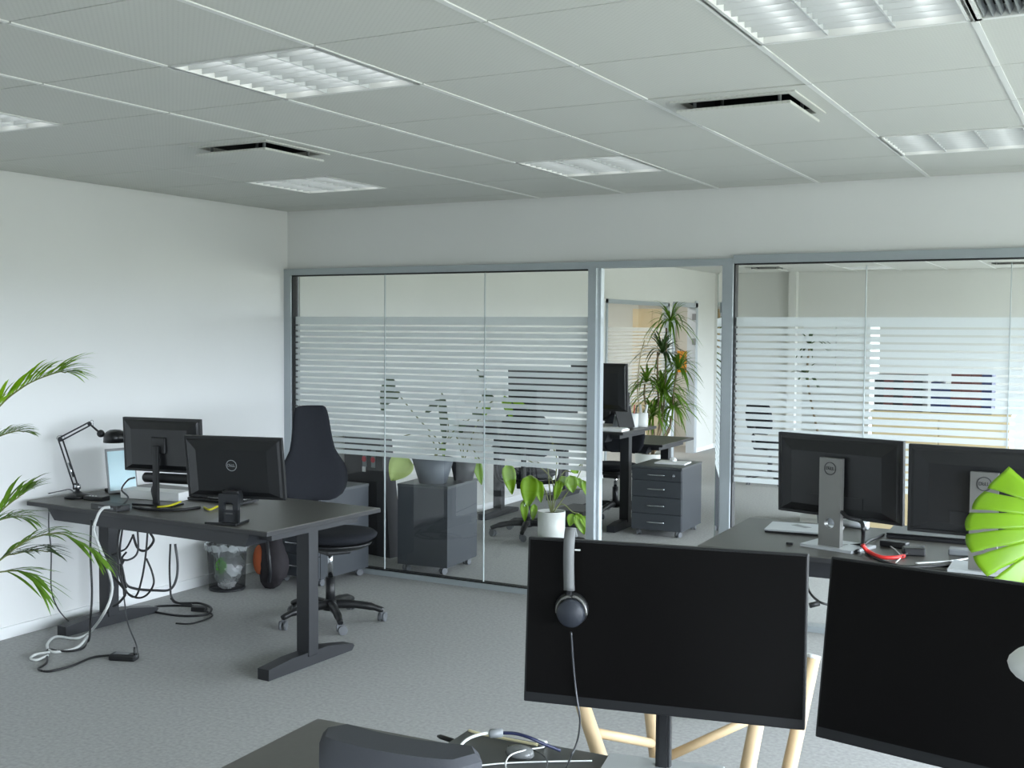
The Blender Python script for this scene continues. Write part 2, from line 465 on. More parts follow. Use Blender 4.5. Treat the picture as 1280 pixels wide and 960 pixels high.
for k, (a, b) in enumerate(((OPA+.05, yj-.003), (yj+.003, OPB-.05))):
    p = struct('window_%d' % (10+k), MB().span((XL2-.03, a, .05), (XL2-.022, b, OPZ-.05)), GLASS); film(a, b, XL2-.0205, p, 'y', 1.785, FILM2)
struct('wall_column', MB().span((-4.33, Y2-.12, 0), (-4.22, Y2, H)), WALL2)

# ---------------- ceiling fittings
def make_lamp(label, group):
    t = thing('ceiling_light', label, 'ceiling light', (0, 0, H), 0, group)
    m_ = MB(); s = .299
    for (x0, y0, x1, y1) in ((-s, -s, s, -s+.018), (-s, s-.018, s, s), (-s, -s, -s+.018, s), (s-.018, -s, s, s)): m_.span((x0, y0, -.004), (x1, y1, .07))
    m_.span((-s, -s, .07), (s, s, .078)); obj('frame', m_, RUNNER, t)
    m_ = MB()
    for cx in (-.187, 0, .187):                     # curved reflector troughs
        P = [[Vector((cx+.09*math.sin(a), y, .02+.045*math.cos(a))) for a in [R_(q) for q in range(-90, 91, 18)]] for y in (-.28, .28)]
        m_.grid(P)
    obj('reflector', m_, REFL, t)
    for cx in (-.187, 0, .187): obj('tube', MB().cyl((cx, -.275, .035), (cx, .275, .035), .013, 12), TUBE, t)
    m_ = MB()
    for k in range(1, 9): y = -.281+.562*k/9; m_.span((-.281, y-.0012, .0), (.281, y+.0012, .022))
    for cx in (-.0935, .0935): m_.span((cx-.0025, -.281, -.001), (cx+.0025, .281, .024))
    obj('louvre', m_, LOUV, t)
    return t
LL = ['square louvred ceiling light hanging over the open floor left of centre', 'small looking ceiling light in the far left ceiling corner', 'ceiling light cut by the left edge of the photo',
      'ceiling light above the glass door, nearest the door', 'yellowish reflecting ceiling light over the monitors with silver stands', 'large louvred ceiling light at the top right beside the slotted grille']
lamp0 = make_lamp(LL[0], 'louvred ceiling lights')
lamp0.location = (*cell_c(*cell(*LAMPS[0])), H)
for k in range(1, 6): dup(lamp0, (*cell_c(*cell(*LAMPS[k])), H), 0, LL[k])
for k, p in enumerate(LAMPS2): dup(lamp0, (*cell_c(*cell(*p)), H), 0, 'louvred ceiling light in the next office seen through the glass partition', 'ceiling lights of the next office')
def make_vent(label, group):
    t = thing('ceiling_vent', label, 'air vent', (0, 0, H), 0, group)
    m_ = MB(); s = .299; q = .205
    for (x0, y0, x1, y1) in ((-s, -s, s, -q), (-s, q, s, s), (-s, -q, -q, q), (q, -q, s, q)): m_.span((x0, y0, -.003), (x1, y1, .01))
    for (x0, y0, x1, y1) in ((-q-.03, -q-.03, q+.03, -q), (-q-.03, q, q+.03, q+.03), (-q-.03, -q, -q, q), (q, -q, q+.03, q)): m_.span((x0, y0, -.009), (x1, y1, 0))
    obj('frame', m_, CEILM, t)
    obj('throat', MB().span((-s, -s, .075), (s, s, .08)).span((-q-.005, -q, .01), (-q, q, .075)).span((q, -q, .01), (q+.005, q, .075)).span((-q, -q-.005, .01), (q, -q, .075)).span((-q, q, .01), (q, q+.005, .075)), PLASTIC, t)
    obj('face_plate', MB().box((0, 0, -.038), (.43, .43, .011), bev=.003), CEILM, t)
    for a in (-.16, .16):
        for b in (-.16, .16): obj('spacer', MB().cyl((a, b, -.034), (a, b, .075), .007, 8), GREYP, t)
    return t
v0 = make_vent('dropped square ceiling vent between the two lights on the left', 'dropped plate ceiling vents'); v0.location = (*cell_c(*cell(*VENTS[0])), H)
dup(v0, (*cell_c(*cell(*VENTS[1])), H), 0, 'dropped square ceiling vent right of centre above the glass door')
for p in VENTS2: dup(v0, (*cell_c(*cell(*p)), H), 0, 'dropped square vent in the next office ceiling behind the right glass', 'vents of the next office')
t = thing('ceiling_grille', 'slotted return air grille in the top right corner of the ceiling', 'air vent', (*cell_c(*cell(*GRILLE[0])), H))
m_ = MB(); s = .299
for (x0, y0, x1, y1) in ((-s, -s, s, -s+.02), (-s, s-.02, s, s), (-s, -s, -s+.02, s), (s-.02, -s, s, s)): m_.span((x0, y0, -.004), (x1, y1, .03))
obj('frame', m_, RUNNER, t)
m_ = MB()
for k in range(26): x = -.27+.54*k/25; m_.box((x, 0, .008), (.003, .56, .02), rot=Matrix.Rotation(R_(25), 3, 'Y'))
obj('slats', m_, GREYP, t); obj('backing', MB().span((-s, -s, .05), (s, s, .055)), PLASTIC, t)

# ================================================================== FURNITURE BUILDERS
def make_desk(label, W, D, h, loc, rz, group=None, tray=True):
    """origin: middle of the desk on the floor; local -Y is the edge nearer the photographer"""
    t = thing('sit_stand_desk', label, 'desk', (*loc, 0), rz, group)
    obj('desk_top', MB().box((0, 0, h-.004), (W-.004, D-.004, .008), bev=.001), DESKTOP, t)
    obj('edge_band', MB().box((0, 0, h-.0145), (W, D, .021), bev=.002), DESKEDGE, t)
    if tray:
        m_ = MB()
        m_.prism([(-W/2+.10, h-.026), (W/2-.16, h-.026), (W/2-.19, h-.10), (-W/2+.17, h-.10)], -D/2+.05, -D/2+.20)
        obj('cable_tray', m_, BLACKM, t)
    m_ = MB(); m_.span((-W/2+.12, -.04, h-.085), (W/2-.12, .04, h-.026)); m_.span((-W/2+.08, -D/2+.12, h-.07), (-W/2+.16, D/2-.1, h-.026)); m_.span((W/2-.16, -D/2+.12, h-.07), (W/2-.08, D/2-.1, h-.026))
    obj('crossbeam', m_, BLACKM, t)
    for s in (-1, 1):
        x = s*(W/2-.135)
        l_ = obj('leg', MB().box((x, .0, (h-.03+.05)/2), (.085, .075, h-.08), bev=.004).box((x, 0, h*.66), (.072, .062, h*.55), bev=.003), BLACKM, t)
        f_ = MB(); prof = [(-.33, 0), (.32, 0), (.34, .022), (.33, .035), (.12, .072), (-.16, .072), (-.33, .055)]
        f_.prism(prof, x-.037, x+.037, 'x'); obj('foot', f_, BLACKM, l_)
    return t
def make_castor(parent, p, r=.025, rz=0.):
    m_ = MB(); M = Matrix.Rotation(rz, 3, 'Z')
    for s in (-1, 1):
        q = Vector(p)+M @ Vector((s*.014, .012, r))
        m_.cyl(q-M @ Vector((.008, 0, 0)), q+M @ Vector((.008, 0, 0)), r, 18)
    m_.box(Vector(p)+M @ Vector((0, 0, r*1.5)), (.012, r*1.6, r*1.4), rot=M)
    m_.cyl(Vector(p)+Vector((0, 0, r*1.4)), Vector(p)+Vector((0, 0, r*2.6)), .007, 8)
    return obj('castor', m_, CASTOR, parent)
def make_pedestal(label, w_, d, h, loc, rz, group=None, drawers=4, front=True):
    """origin on the floor under the middle; drawers face local -Y"""
    t = thing('drawer_pedestal', label, 'drawer unit', (*loc, 0), rz, group)
    cz = .055
    obj('body', MB().span((-w_/2, -d/2+.02, cz), (w_/2, d/2, h-.018)), PED, t)
    obj('top', MB().box((0, 0, h-.009), (w_+.006, d+.006, .018), bev=.002), PEDTOP, t)
    hs = [.19, .27, .27, .27] if drawers == 4 else [1/drawers]*drawers
    z = h-.02; tot = h-.022-cz
    for k, q in enumerate(hs):
        z1 = z-tot*q; zc = (z+z1)/2
        d_ = obj('drawer', MB().box((0, -d/2+.01, zc), (w_-.006, .018, z-z1-.004), bev=.0015), PED, t)
        if front:
            hb = [(-.075, -d/2, zc), (-.07, -d/2-.018, zc), (-.03, -d/2-.026, zc), (.03, -d/2-.026, zc), (.07, -d/2-.018, zc), (.075, -d/2, zc)]
            g = obj('handle', MB().tube(spline(hb, 4), .0055, 8), CHROME, d_); g['label'] = 'chrome bow handle'
            if k == 0:
                g = obj('lock', MB().cyl((w_/2-.07, -d/2+.004, zc), (w_/2-.07, -d/2-.006, zc), .010, 14).box((w_/2-.07, -d/2-.018, zc-.006), (.003, .02, .026)), CHROME, d_); g['label'] = 'silver lock with key'
        z = z1
    for sx in (-1, 1):
        for sy in (-1, 1): make_castor(t, (sx*(w_/2-.05), sy*(d/2-.06), 0), .024, rnd.uniform(-.6, .6))
    return t
def slab_profile(rows, yfun, th, cols=14, crisp=False):
    """closed padded panel: rows of (z, x centre, half width); yfun(u,z) middle surface"""
    mb = MB(); front, back = [], []
    nz = len(rows)
    for i, (z, xc, hw) in enumerate(rows):
        rf, rb = [], []
        for j in range(cols+1):
            u = -1+2*j/cols
            e = max(0., 1-abs(u)**(14 if crisp else 4))**.5*max(0., min(1., (.8 if crisp else .35)+min(i, nz-1-i)*(.1 if crisp else .4)))
            y = yfun(u, z)
            rf.append(Vector((xc+hw*u, y-th/2*e, z))); rb.append(Vector((xc+hw*u, y+th/2*e, z)))
        front.append(rf); back.append(rb)
    for i in range(nz-1): pass
    mb.grid(front); mb.grid(back)
    mb.grid([[front[0][j], back[0][j]] for j in range(cols+1)]); mb.grid([[front[-1][j], back[-1][j]] for j in range(cols+1)])
    bmesh.ops.remove_doubles(mb.bm, verts=mb.bm.verts[:], dist=.0004)
    if crisp:
        bmesh.ops.recalc_face_normals(mb.bm, faces=mb.bm.faces[:])
        for ed in mb.bm.edges:
            if len(ed.link_faces) == 2 and ed.calc_face_angle() > .7: ed.smooth = False
    return mb
BACK_TALL = [(.575, 0, .10), (.585, 0, .145), (.61, 0, .19), (.65, 0, .218), (.70, 0, .232), (.75, 0, .228), (.80, 0, .21), (.845, 0, .178), (.89, 0, .152), (.95, 0, .138), (1.02, 0, .128), (1.08, 0, .120), (1.12, 0, .112), (1.145, 0, .10), (1.155, 0, .082)]
def make_chair(label, loc, rz, rows=BACK_TALL, zs=.50, group=None, arms=False, back_y=.21, seat_y=-.07, legrot=0., dz=0., curve=.12, th=.055, cloth=None):
    """swivel chair, faces local -Y, origin on the floor under the column"""
    t = thing('office_chair', label, 'office chair', (*loc, 0), rz, group)
    m_ = MB(); prof = [(0.0, zs-.075), (.12, zs-.072), (.20, zs-.055), (.235, zs-.035), (.24, zs-.018), (.225, zs-.004), (.17, zs+.004), (.08, zs+.001), (0.0, zs-.004)]
    m_.lathe(prof, (0, seat_y, 0), 36, Matrix.Diagonal((1., .98, 1.)))
    obj('seat', m_, FABRIC, t)
    m_ = MB(); m_.lathe([(0, zs-.10), (.17, zs-.095), (.205, zs-.075), (.21, zs-.062)], (0, seat_y, 0), 30); m_.box((0, .0, zs-.115), (.16, .24, .05), bev=.01)
    obj('seat_pan', m_, PLASTIC, t)
    rr = [(z+dz, c_, h_) for z, c_, h_ in rows]; zb = rr[0][0]
    m_ = slab_profile(rr, lambda u, z: back_y-curve*u*u*.35+(z-zb)*.10, th, crisp=cloth is not None)
    obj('backrest', m_, cloth or FABRIC, t)
    obj('back_support', MB().tube(spline([(0, .06, zs-.10), (0, back_y+.02, zs-.085), (0, back_y+.055, zs+.04), (0, back_y+.05, zb+.14)], 6), .022, 8), PLASTIC, t)
    obj('lever', MB().tube([(.05, -.02, zs-.11), (.19, -.04, zs-.115), (.24, -.05, zs-.11)], .006, 6), PLASTIC, t)
    m_ = MB(); m_.cyl((0, 0, .10), (0, 0, .27), .028, 20); obj('column', m_, PLASTIC, t)
    g = obj('gas_lift', MB().cyl((0, 0, .27), (0, 0, zs-.11), .016, 16), CHROME, t); g['label'] = 'shiny steel gas lift'
    m_ = MB(); m_.lathe([(.0, .075), (.045, .075), (.05, .09), (.045, .125), (.03, .14), (0, .14)], (0, 0, 0), 20)
    ends = []
    for k in range(5):
        a = legrot+2*PI*k/5; d = Vector((math.cos(a), math.sin(a), 0))
        m_.tube(spline([d*.02+Vector((0, 0, .105)), d*.12+Vector((0, 0, .108)), d*.24+Vector((0, 0, .092)), d*.315+Vector((0, 0, .068))], 4), [.028]*5+[.024]*4+[.019]*3+[.016], 8)
        ends.append((d*.305, a))
    obj('base', m_, PLASTIC, t)
    for p, a in ends: make_castor(t, (p.x, p.y, 0), .027, a+rnd.uniform(-.8, .8))
    if arms:
        for s in (-1, 1):
            obj('armrest', MB().tube(spline([(s*.12, 0, zs-.1), (s*.26, 0, zs-.06), (s*.28, .0, zs+.18)], 5), .016, 8).box((s*.28, -.02, zs+.19), (.07, .24, .03), bev=.012), PLASTIC, t)
    return t

def ring(mb, c, r, wd, n=36, th=.0012):
    """flat ring in the local XZ plane facing -Y"""
    c = Vector(c)
    P = []
    for k in range(n+1):
        a = 2*PI*k/n; d = Vector((math.cos(a), 0, math.sin(a)))
        P.append([c+d*(r-wd/2), c+d*(r-wd/2)-Vector((0, th, 0)), c+d*(r+wd/2)-Vector((0, th, 0)), c+d*(r+wd/2)])
    mb.grid(P, False); return mb
def dell_logo(parent, c, r, m_, M=None):
    """circled word mark; lies in XZ, readable from -Y of the frame M"""
    mb = MB(); ring(mb, (0, 0, 0), r, r*.12)
    for ch, dx, tilt in (('D', -.53, 0), ('E', -.15, 38), ('L', .23, 0), ('L', .55, 0)):
        me = text_mesh(ch, r*.66)
        t = bmesh.new(); t.from_mesh(me); bpy.data.meshes.remove(me)
        X = Matrix.Translation((dx*r, -.0008, 0)) @ Matrix.Rotation(R_(-tilt), 4, 'Y') @ Matrix.Rotation(R_(90), 4, 'X') @ Matrix.Diagonal((1.15, 1.15, 1, 1))
        bmesh.ops.transform(t, matrix=X, verts=t.verts); mb.add(t)
    X = Matrix.Translation(Vector(c)) @ (M.to_4x4() if M is not None else Matrix.Identity(4))
    bmesh.ops.transform(mb.bm, matrix=X, verts=mb.bm.verts)
    return obj('logo', mb, m_, parent)
def plate_with_hole(w_, z0, z1, hz, hr, y0, y1):
    """upright slab in XZ, thickness y0..y1, round hole at height hz"""
    mb = MB(); n = 32; hw = w_/2
    mb.span((-hw, y0, z0), (hw, y1, hz-hw)); mb.span((-hw, y0, hz+hw), (hw, y1, z1))
    cir, sq = [], []
    for k in range(n):
        a = 2*PI*k/n+PI/4; c_, s_ = math.cos(a), math.sin(a); q = hw/max(abs(c_), abs(s_))
        cir.append((c_*hr, hz+s_*hr)); sq.append((c_*q, hz+s_*q))
    P = []
    for k in range(n+1):
        a, b = cir[k % n], sq[k % n]
        P.append([Vector((a[0], y1, a[1])), Vector((a[0], y0, a[1])), Vector((b[0], y0, b[1])), Vector((b[0], y1, b[1])), Vector((a[0], y1, a[1]))])
    mb.grid(P, False); bmesh.ops.remove_doubles(mb.bm, verts=mb.bm.verts[:], dist=1e-5)
    return mb
def make_monitor(label, W, Hh, centre, facing, tilt, zdesk, style, group=None, pole_back=.075, hidden_back=False, base_w=.25, base_d=.2):
    """centre: panel middle in the room; facing: heading of the screen (0 = screen towards -Y); local -Y is the screen side"""
    c = Vector(centre); M = Matrix.Rotation(facing, 3, 'Z')
    off = M @ Vector((0, pole_back, 0))
    base = Vector((c.x+off.x, c.y+off.y, zdesk))
    t = thing('monitor', label, 'monitor', base, facing, group)
    hc = c.z-zdesk
    X = Matrix.Translation((0, -pole_back, hc)) @ Matrix.Rotation(-tilt, 4, 'X')   # top leans to +Y
    def put(mb): bmesh.ops.transform(mb.bm, matrix=X, verts=mb.bm.verts); return mb
    chin = .022 if style != 'silver' else .012; bz = .010 if style != 'small' else .014
    sh = MB(); sh.box((0, .009, 0), (W, .022, Hh), bev=.003)
    obj('panel', put(sh), PLASTIC, t)
    obj('screen', put(MB().span((-W/2+bz*.55, -.0032, -Hh/2+chin), (W/2-bz*.55, -.0022, Hh/2-bz*.55))), SCREEN, t)
    # swollen back shell
    bk = MB(); a0 = [(-W/2+.012, -Hh/2+.012), (W/2-.012, -Hh/2+.012), (W/2-.012, Hh/2-.012), (-W/2+.012, Hh/2-.012)]
    a1 = [(-W*.36, -Hh*.36), (W*.36, -Hh*.36), (W*.36, Hh*.30), (-W*.36, Hh*.30)]
    P = [[Vector((p[0], .019, p[1])) for p in a0+a0[:1]], [Vector((p[0]*.82+q[0]*.18, .029, p[1]*.82+q[1]*.18)) for p, q in zip(a0+a0[:1], a1+a1[:1])], [Vector((p[0], .046, p[1])) for p in a1+a1[:1]]]
    bk.grid(P, False); bk.bm.faces.new([bk.bm.verts.new(v) for v in P[2][:4]]); bmesh.ops.remove_doubles(bk.bm, verts=bk.bm.verts[:], dist=1e-5)
    bsh = obj('back_shell', put(bk), PLASTICS, t)
    v = MB()
    for k in range(3): v.span((-W*.30, .0195, Hh*.5-.034-k*.006), (W*.30, .0245, Hh*.5-.031-k*.006))
    obj('vent_slots', put(v), GASKET, bsh)
    if style == 'silver':
        zt = hc+.09
        pl = obj('stand', plate_with_hole(.105, .012, zt, .115, .024, -.014, .014), SILVER, t); pl['label'] = 'flat grey stand with a round cable hole'
        lg = dell_logo(pl, (0, .0152, zt-.046), .027, DARKLOGO, Matrix.Rotation(PI, 3, 'Z'))
        obj('pivot', MB().box((0, -pole_back/2-.004, hc), (.09, pole_back-.03, .09), bev=.006), PLASTIC, t)
        bp = MB(); bp.prism([(-.135, -.16), (.135, -.16), (.125, .045), (-.125, .045)], 0, .012, 'z'); obj('base_plate', bp, SILVERL, t)
        p = MB(); p.span((-W*.22, .046, -Hh*.36), (W*.22, .05, -Hh*.22)); obj('port_cover', put(p), PLASTIC, bsh)
    elif style == 'small':
        zt = hc-.125
        mb = MB(); w2 = .052
        mb.span((-w2, -.012, .06), (w2, .012, .075)); 
        for s in (-1, 1): mb.span((s*w2, -.012, .012), (s*.024, .012, .12))
        mb.span((-w2, -.012, .012), (w2, .012, .055)); mb.span((-w2, -.012, .115), (w2, .012, zt))
        obj('stand', mb, BLACKM, t)
        obj('pivot', MB().box((0, -pole_back/2, zt-.02), (.09, pole_back-.02, .07), bev=.006), PLASTIC, t)
        bp = MB(); bp.box((.035, -.045, .007), (base_w, .14, .013), bev=.003); obj('base_plate', bp, PLASTICS, t)
        lg = dell_logo(bsh, (0, .0475, .02), .027, LITLOGO, Matrix.Rotation(PI, 3, 'Z'))
        bmesh_fix = X
        for v_ in lg.data.vertices: v_.co = X @ v_.co
    else:
        obj('stand', MB().box((0, 0, hc/2), (.034, .02, hc), bev=.003).box((0, .0, hc/2), (.018, .026, hc-.01)), PLASTIC, t)
        obj('pivot', MB().box((0, -pole_back/2, hc), (.09, pole_back-.03, .09), bev=.006), PLASTIC, t)
        bp = MB(); bp.box((0, .04-base_d/2, .005), (base_w, base_d, .01), bev=.002); g = obj('base_plate', bp, SILVERL if base_d > .15 else PLASTICS, t)
        if base_d > .15: g['label'] = 'pale silver base plate'
        me = text_mesh('D\u2009E\u2009L\u2009L', .011) if False else None
    return t

# ================================================================== LEFT DESK GROUP
D1H = .772; D1R = R_(-2.45)
fr = Vector((-3.608, 4.213)); dx = Vector((math.cos(D1R), math.sin(D1R))); dy = Vector((-dx.y, dx.x))
d1c = fr-dx*.90+dy*.445
make_desk('black sit-stand desk by the white wall with two monitors and dangling cables', 1.797, .891, D1H, (d1c.x, d1c.y), D1R)
def d1(u, v, dz=0.): return onz(u, v, D1H+dz)
mL1 = make_monitor('black monitor further back on the left desk, silver-free plain back', .50, .30, (-4.69, 4.62, 1.098), PI+R_(10.4), R_(3), D1H, 'plain', group='monitors on the left desk', base_w=.26, base_d=.11)
mL1['label'] = 'black monitor standing behind and left of its twin on the left desk'
obj('soundbar', MB().tube([(.12, -.06, .142), (.11, -.06, .142), (-.17, -.06, .142), (-.18, -.06, .142)], [.02, .028, .028, .02], 16), PLASTIC, mL1)
mL2 = make_monitor('black monitor with silver round logo on its back, front one on the left desk', .53, .318, (-3.92, 4.345, 1.052), PI+R_(15.3), R_(8.9), D1H, 'small', group='monitors on the left desk', base_w=.175)

# desk lamp
lb = d1(97, 622)
def lp(u, v, d=0.): return at(u, v, (lb-ORI).dot(FWD)+d)
t = thing('desk_lamp', 'black jointed desk lamp bent towards the rear monitor on the left desk', 'desk lamp', lb, 0)
def L_(p): return Vector(p)-lb
obj('base', MB().lathe([(0, 0), (.07, 0), (.075, .008), (.07, .018), (.03, .026), (.012, .04), (.012, .055), (0, .055)], seg=28), PLASTICS, t)
e1, e2, e3, e4 = L_(lp(95, 608)), L_(lp(75, 549)), L_(lp(112, 530)), L_(lp(126, 542))
m_ = MB()
for o_ in (-.012, .012): m_.tube([e1+RIGHT*o_, e2+RIGHT*(o_+.002)], .0045, 8)
m_.box(e1, (.03, .02, .035)); obj('lower_arm', m_, BLACKM, t)
m_ = MB()
for o_ in (-.010, .012): m_.tube([e2+UP*o_+RIGHT*.004, e3+UP*o_], .0045, 8)
m_.ball(e2, .014).ball(e3, .012); obj('upper_arm', m_, BLACKM, t)
obj('spring', MB().tube([e1+(e2-e1)*.2+RIGHT*.004, e1+(e2-e1)*.5+RIGHT*.002], .006, 8), CHROME, t)
obj('spring', MB().tube(spline([e2+RIGHT*-.02, e2+UP*.018+RIGHT*-.012, e2+UP*.02+RIGHT*.02, e2+RIGHT*.03], 4), .002, 6), CHROME, t)
obj('spring', MB().tube(spline([e3+RIGHT*-.004, e3+UP*.02+RIGHT*.008, e3+UP*.018+RIGHT*.02, e3-UP*.012+RIGHT*.02], 4), .002, 6), CHROME, t)
hd = L_(lp(144, 548))
m_ = MB(); m_.tube([e3, e4], .006, 8); m_.ball(e4, .022, u=14, v=10); obj('joint', m_, PLASTIC, t)
m_ = MB(); m_.lathe([(.0, .052), (.03, .049), (.05, .038), (.062, .018), (.066, -.022), (.062, -.022), (.056, .016), (.03, .042), (0, .046)], hd, 30)
obj('lamp_shade', m_, PLASTICS, t)
obj('collar', MB().cyl((0, 0, .05), (0, 0, .075), .018, 16), CHROME, t)

# tablet on its edge, dock, white box, keyboard, remote and cables on the left desk
tb = d1(152, 616)
t = thing('tablet', 'pale tablet standing upright behind the rear monitor on the left desk', 'tablet', tb, R_(78))
obj('case', MB().box((0, 0, .135), (.19, .008, .26), rot=Matrix.Rotation(R_(-8), 3, 'X'), bev=.002), GREYP, t)
obj('display', MB().box((0, -.0055, .135), (.17, .002, .23), rot=Matrix.Rotation(R_(-8), 3, 'X')), TABSCR, t)
obj('support', MB().box((0, .055, .012), (.1, .1, .02), bev=.004).tube([(0, .06, .02), (0, .03, .12)], .006, 8), PLASTIC, t)
o = obj('flat_box', MB().box((0, 0, .025), (.40, .12, .05), bev=.003), WHITEP); o.location = d1(195, 623); o.rotation_euler = (0, 0, R_(8))
tag(o, 'long flat white box lying under the rear monitor on the left desk', 'box')
dk = d1(138, 637)
t = thing('docking_station', 'black docking station at the front edge of the left desk', 'dock', dk, R_(-4))
obj('body', MB().box((0, 0, .016), (.21, .09, .032), bev=.004), PLASTIC, t); obj('ports', MB().box((.02, -.046, .016), (.12, .002, .01)), GREYP, t)
o = obj('keyboard', MB().box((0, 0, .009), (.46, .15, .014), rot=Matrix.Rotation(R_(3), 3, 'X'), bev=.003), PLASTIC); kb = o
o.location = d1(252, 631)+Vector((-.02, .16, .004)); o.rotation_euler = (0, 0, R_(-2)); tag(o, 'black keyboard lying behind the front monitor on the left desk', 'keyboard')
m_ = MB()
for r in range(4):
    for c_ in range(14): m_.box((-.205+c_*.0315, -.05+r*.034, .0185), (.026, .027, .006))
obj('keys', m_, PLASTICS, o)
o = obj('control_box', MB().box((0, 0, .012), (.13, .07, .024), bev=.005), PLASTICS); o.location = d1(121, 625); o.rotation_euler = (0, 0, R_(10)); tag(o, 'small black control box beside the desk lamp base', 'control box')
for k in range(3): obj('button', MB().cyl((-.03+k*.02, -.02, .024), (-.03+k*.02, -.02, .027), .005, 10), WHITEP, o)
cable('yellow_cable', [d1(196, 634, .008), d1(212, 632, .014), d1(226, 627, .02)], .006, YELLOW, 'short yellow cable end in front of the rear monitor base')
cable('yellow_cable', [d1(255, 634, .008), d1(262, 637, .01), d1(272, 633, .012)], .006, YELLOW, 'short yellow cable end left of the front monitor stand')
t = thing('connector_cable', 'grey cable with a white plug hanging under the rear monitor', 'cable', d1(193, 628))
b0 = Vector(t.location)
obj('wire', MB().tube(spline([Vector((0, 0, .004)), at(190, 612, (b0-ORI).dot(FWD)-.01)-b0, at(195, 604, (b0-ORI).dot(FWD)-.02)-b0, at(203, 598, (b0-ORI).dot(FWD)-.02)-b0]), .006, 6), CABG, t)
obj('plug', MB().box(at(209, 596, (b0-ORI).dot(FWD)-.02)-b0, (.055, .02, .022), bev=.006), WHITEP, t)
cable('desk_cable', [d1(60, 617, .004), d1(75, 614, .05), d1(88, 612, .06), d1(95, 620, .03)], .003, CABG, 'thin grey lamp lead on the rear left of the left desk')
cable('desk_cable', [d1(166, 634, .008), d1(190, 637, .008), d1(225, 637, .008), d1(250, 634, .008)], .008, CABB, 'thick black cable lying along the left desk top')
cable('desk_cable', [d1(150, 634, .03), d1(160, 622, .03), d1(152, 612, .05), d1(160, 600, .12), d1(168, 597, .15)], .005, CABB, 'black lead rising to the rear monitor on the left desk')

# cables hanging below the left desk
DC = (onz(135, 640, D1H)-ORI).dot(FWD)
def hang(pts, d): return [at(u, v, d) for u, v in pts]
def fl(u, v, r=.006): return onz(u, v, r)
cable('hanging_cable', hang([(61, 637), (61, 660), (64, 690), (64, 735), (72, 760)], 6.3)+[fl(86, 777), fl(92, 782)], .004, CABG, 'thin grey cable hanging by the wall at the far left of the left desk')
wc = hang([(137, 634), (128, 636), (121, 648), (119, 668)], DC-.05)+hang([(138, 720), (139, 745), (128, 770)], DC+.05)+[fl(112, 790, .012), fl(95, 798, .01), fl(70, 796, .01), fl(59, 806, .01), fl(66, 815, .01), fl(95, 810, .01), fl(110, 795, .03)]
cable('white_cable', wc, .008, CABW, 'thick white cable looping from the docking station to the carpet')
cable('white_cable', [fl(62, 815, .022), fl(45, 818, .014), fl(38, 823, .008), fl(46, 825, .008), fl(60, 819, .012)], .007, CABW, 'small white cable loop lying on the carpet left of the desk')
bc = hang([(114, 650), (113, 690), (115, 740), (113, 775)], DC-.02)+[fl(111, 800, .01), fl(100, 812, .01), fl(75, 814, .012), fl(60, 812, .012), fl(58, 828), fl(48, 836), fl(62, 839), fl(90, 832), fl(115, 822), fl(138, 819, .012)]
cable('black_cable', bc, .006, CABB, 'black cable running from the left desk leg to the power adapter on the carpet')
LBL = 'black cable in the tangle hanging under the left desk'
G_ = 'tangled cables under the left desk'
tangle = [
    [(150, 658), (147, 680), (150, 720), (157, 740), (150, 752), (141, 758)],
    [(167, 668), (158, 685), (148, 690), (140, 694)],
    [(172, 660), (172, 690), (160, 700), (148, 697), (139, 692)],
    [(166, 668), (172, 685), (182, 688), (192, 676), (187, 665)],
    [(185, 658), (182, 695), (177, 725), (170, 745), (160, 742), (153, 725), (152, 700), (158, 690)],
    [(183, 698), (190, 715), (192, 730), (183, 744), (170, 747), (156, 737), (150, 715), (155, 700)],
    [(219, 680), (222, 705), (220, 725), (212, 737), (195, 738), (170, 736), (157, 729), (150, 705)],
    [(213, 680), (212, 710), (213, 735), (214, 745), (219, 752), (230, 755), (240, 755)],
    [(153, 660), (150, 690), (155, 720), (158, 735)],
    [(140, 720), (150, 730), (158, 740)],
]
for k, pts in enumerate(tangle):
    cable('tangled_cable', hang(pts, DC+.12+.015*(k % 4)), .0055 if k % 3 else .007, CABB if k % 4 != 2 else CABG, LBL, group=G_)
cable('floor_cable', [fl(214, 748, .05), fl(219, 753, .01), fl(232, 754), fl(250, 754), fl(264, 760), fl(258, 768), fl(232, 770), fl(205, 767), fl(190, 763), fl(196, 758), fl(225, 757), fl(248, 758)], .007, CABB, 'black cable coiled on the carpet between left desk and wall')
t = thing('cable_switch', 'small black inline switch box on the coiled carpet cable', 'switch box', fl(249, 764, 0), R_(20))
obj('case', MB().box((0, 0, .016), (.09, .05, .03), bev=.006), PLASTIC, t)
obj('lead', MB().tube(spline([(.04, -.02, .012), fl(255, 770)-Vector(t.location), fl(240, 775)-Vector(t.location), fl(215, 779)-Vector(t.location), fl(200, 777)-Vector(t.location)]), .005, 6), CABB, t)
pa = fl(155, 825, 0)
t = thing('power_adapter', 'black power adapter with two cables lying on the carpet in front of the left desk', 'power adapter', pa, R_(20))
obj('brick', MB().box((0, 0, .018), (.145, .065, .034), bev=.008), PLASTIC, t); obj('label_plate', MB().box((-.01, 0, .0355), (.08, .035, .001)), GREYP, t)
obj('prong', MB().cyl((.05, .012, .03), (.05, .012, .055), .004, 8).cyl((.065, -.012, .018), (.065, -.012, .075), .006, 8), CABB, t)
cable('black_cable', [fl(170, 822, .06), fl(172, 818, .04), at(170, 805, 6.15), at(160, 780, 6.2), at(156, 755, 6.25), at(153, 725, 6.3)], .004, CABG, 'thin dark cable rising from the power adapter to the left desk')

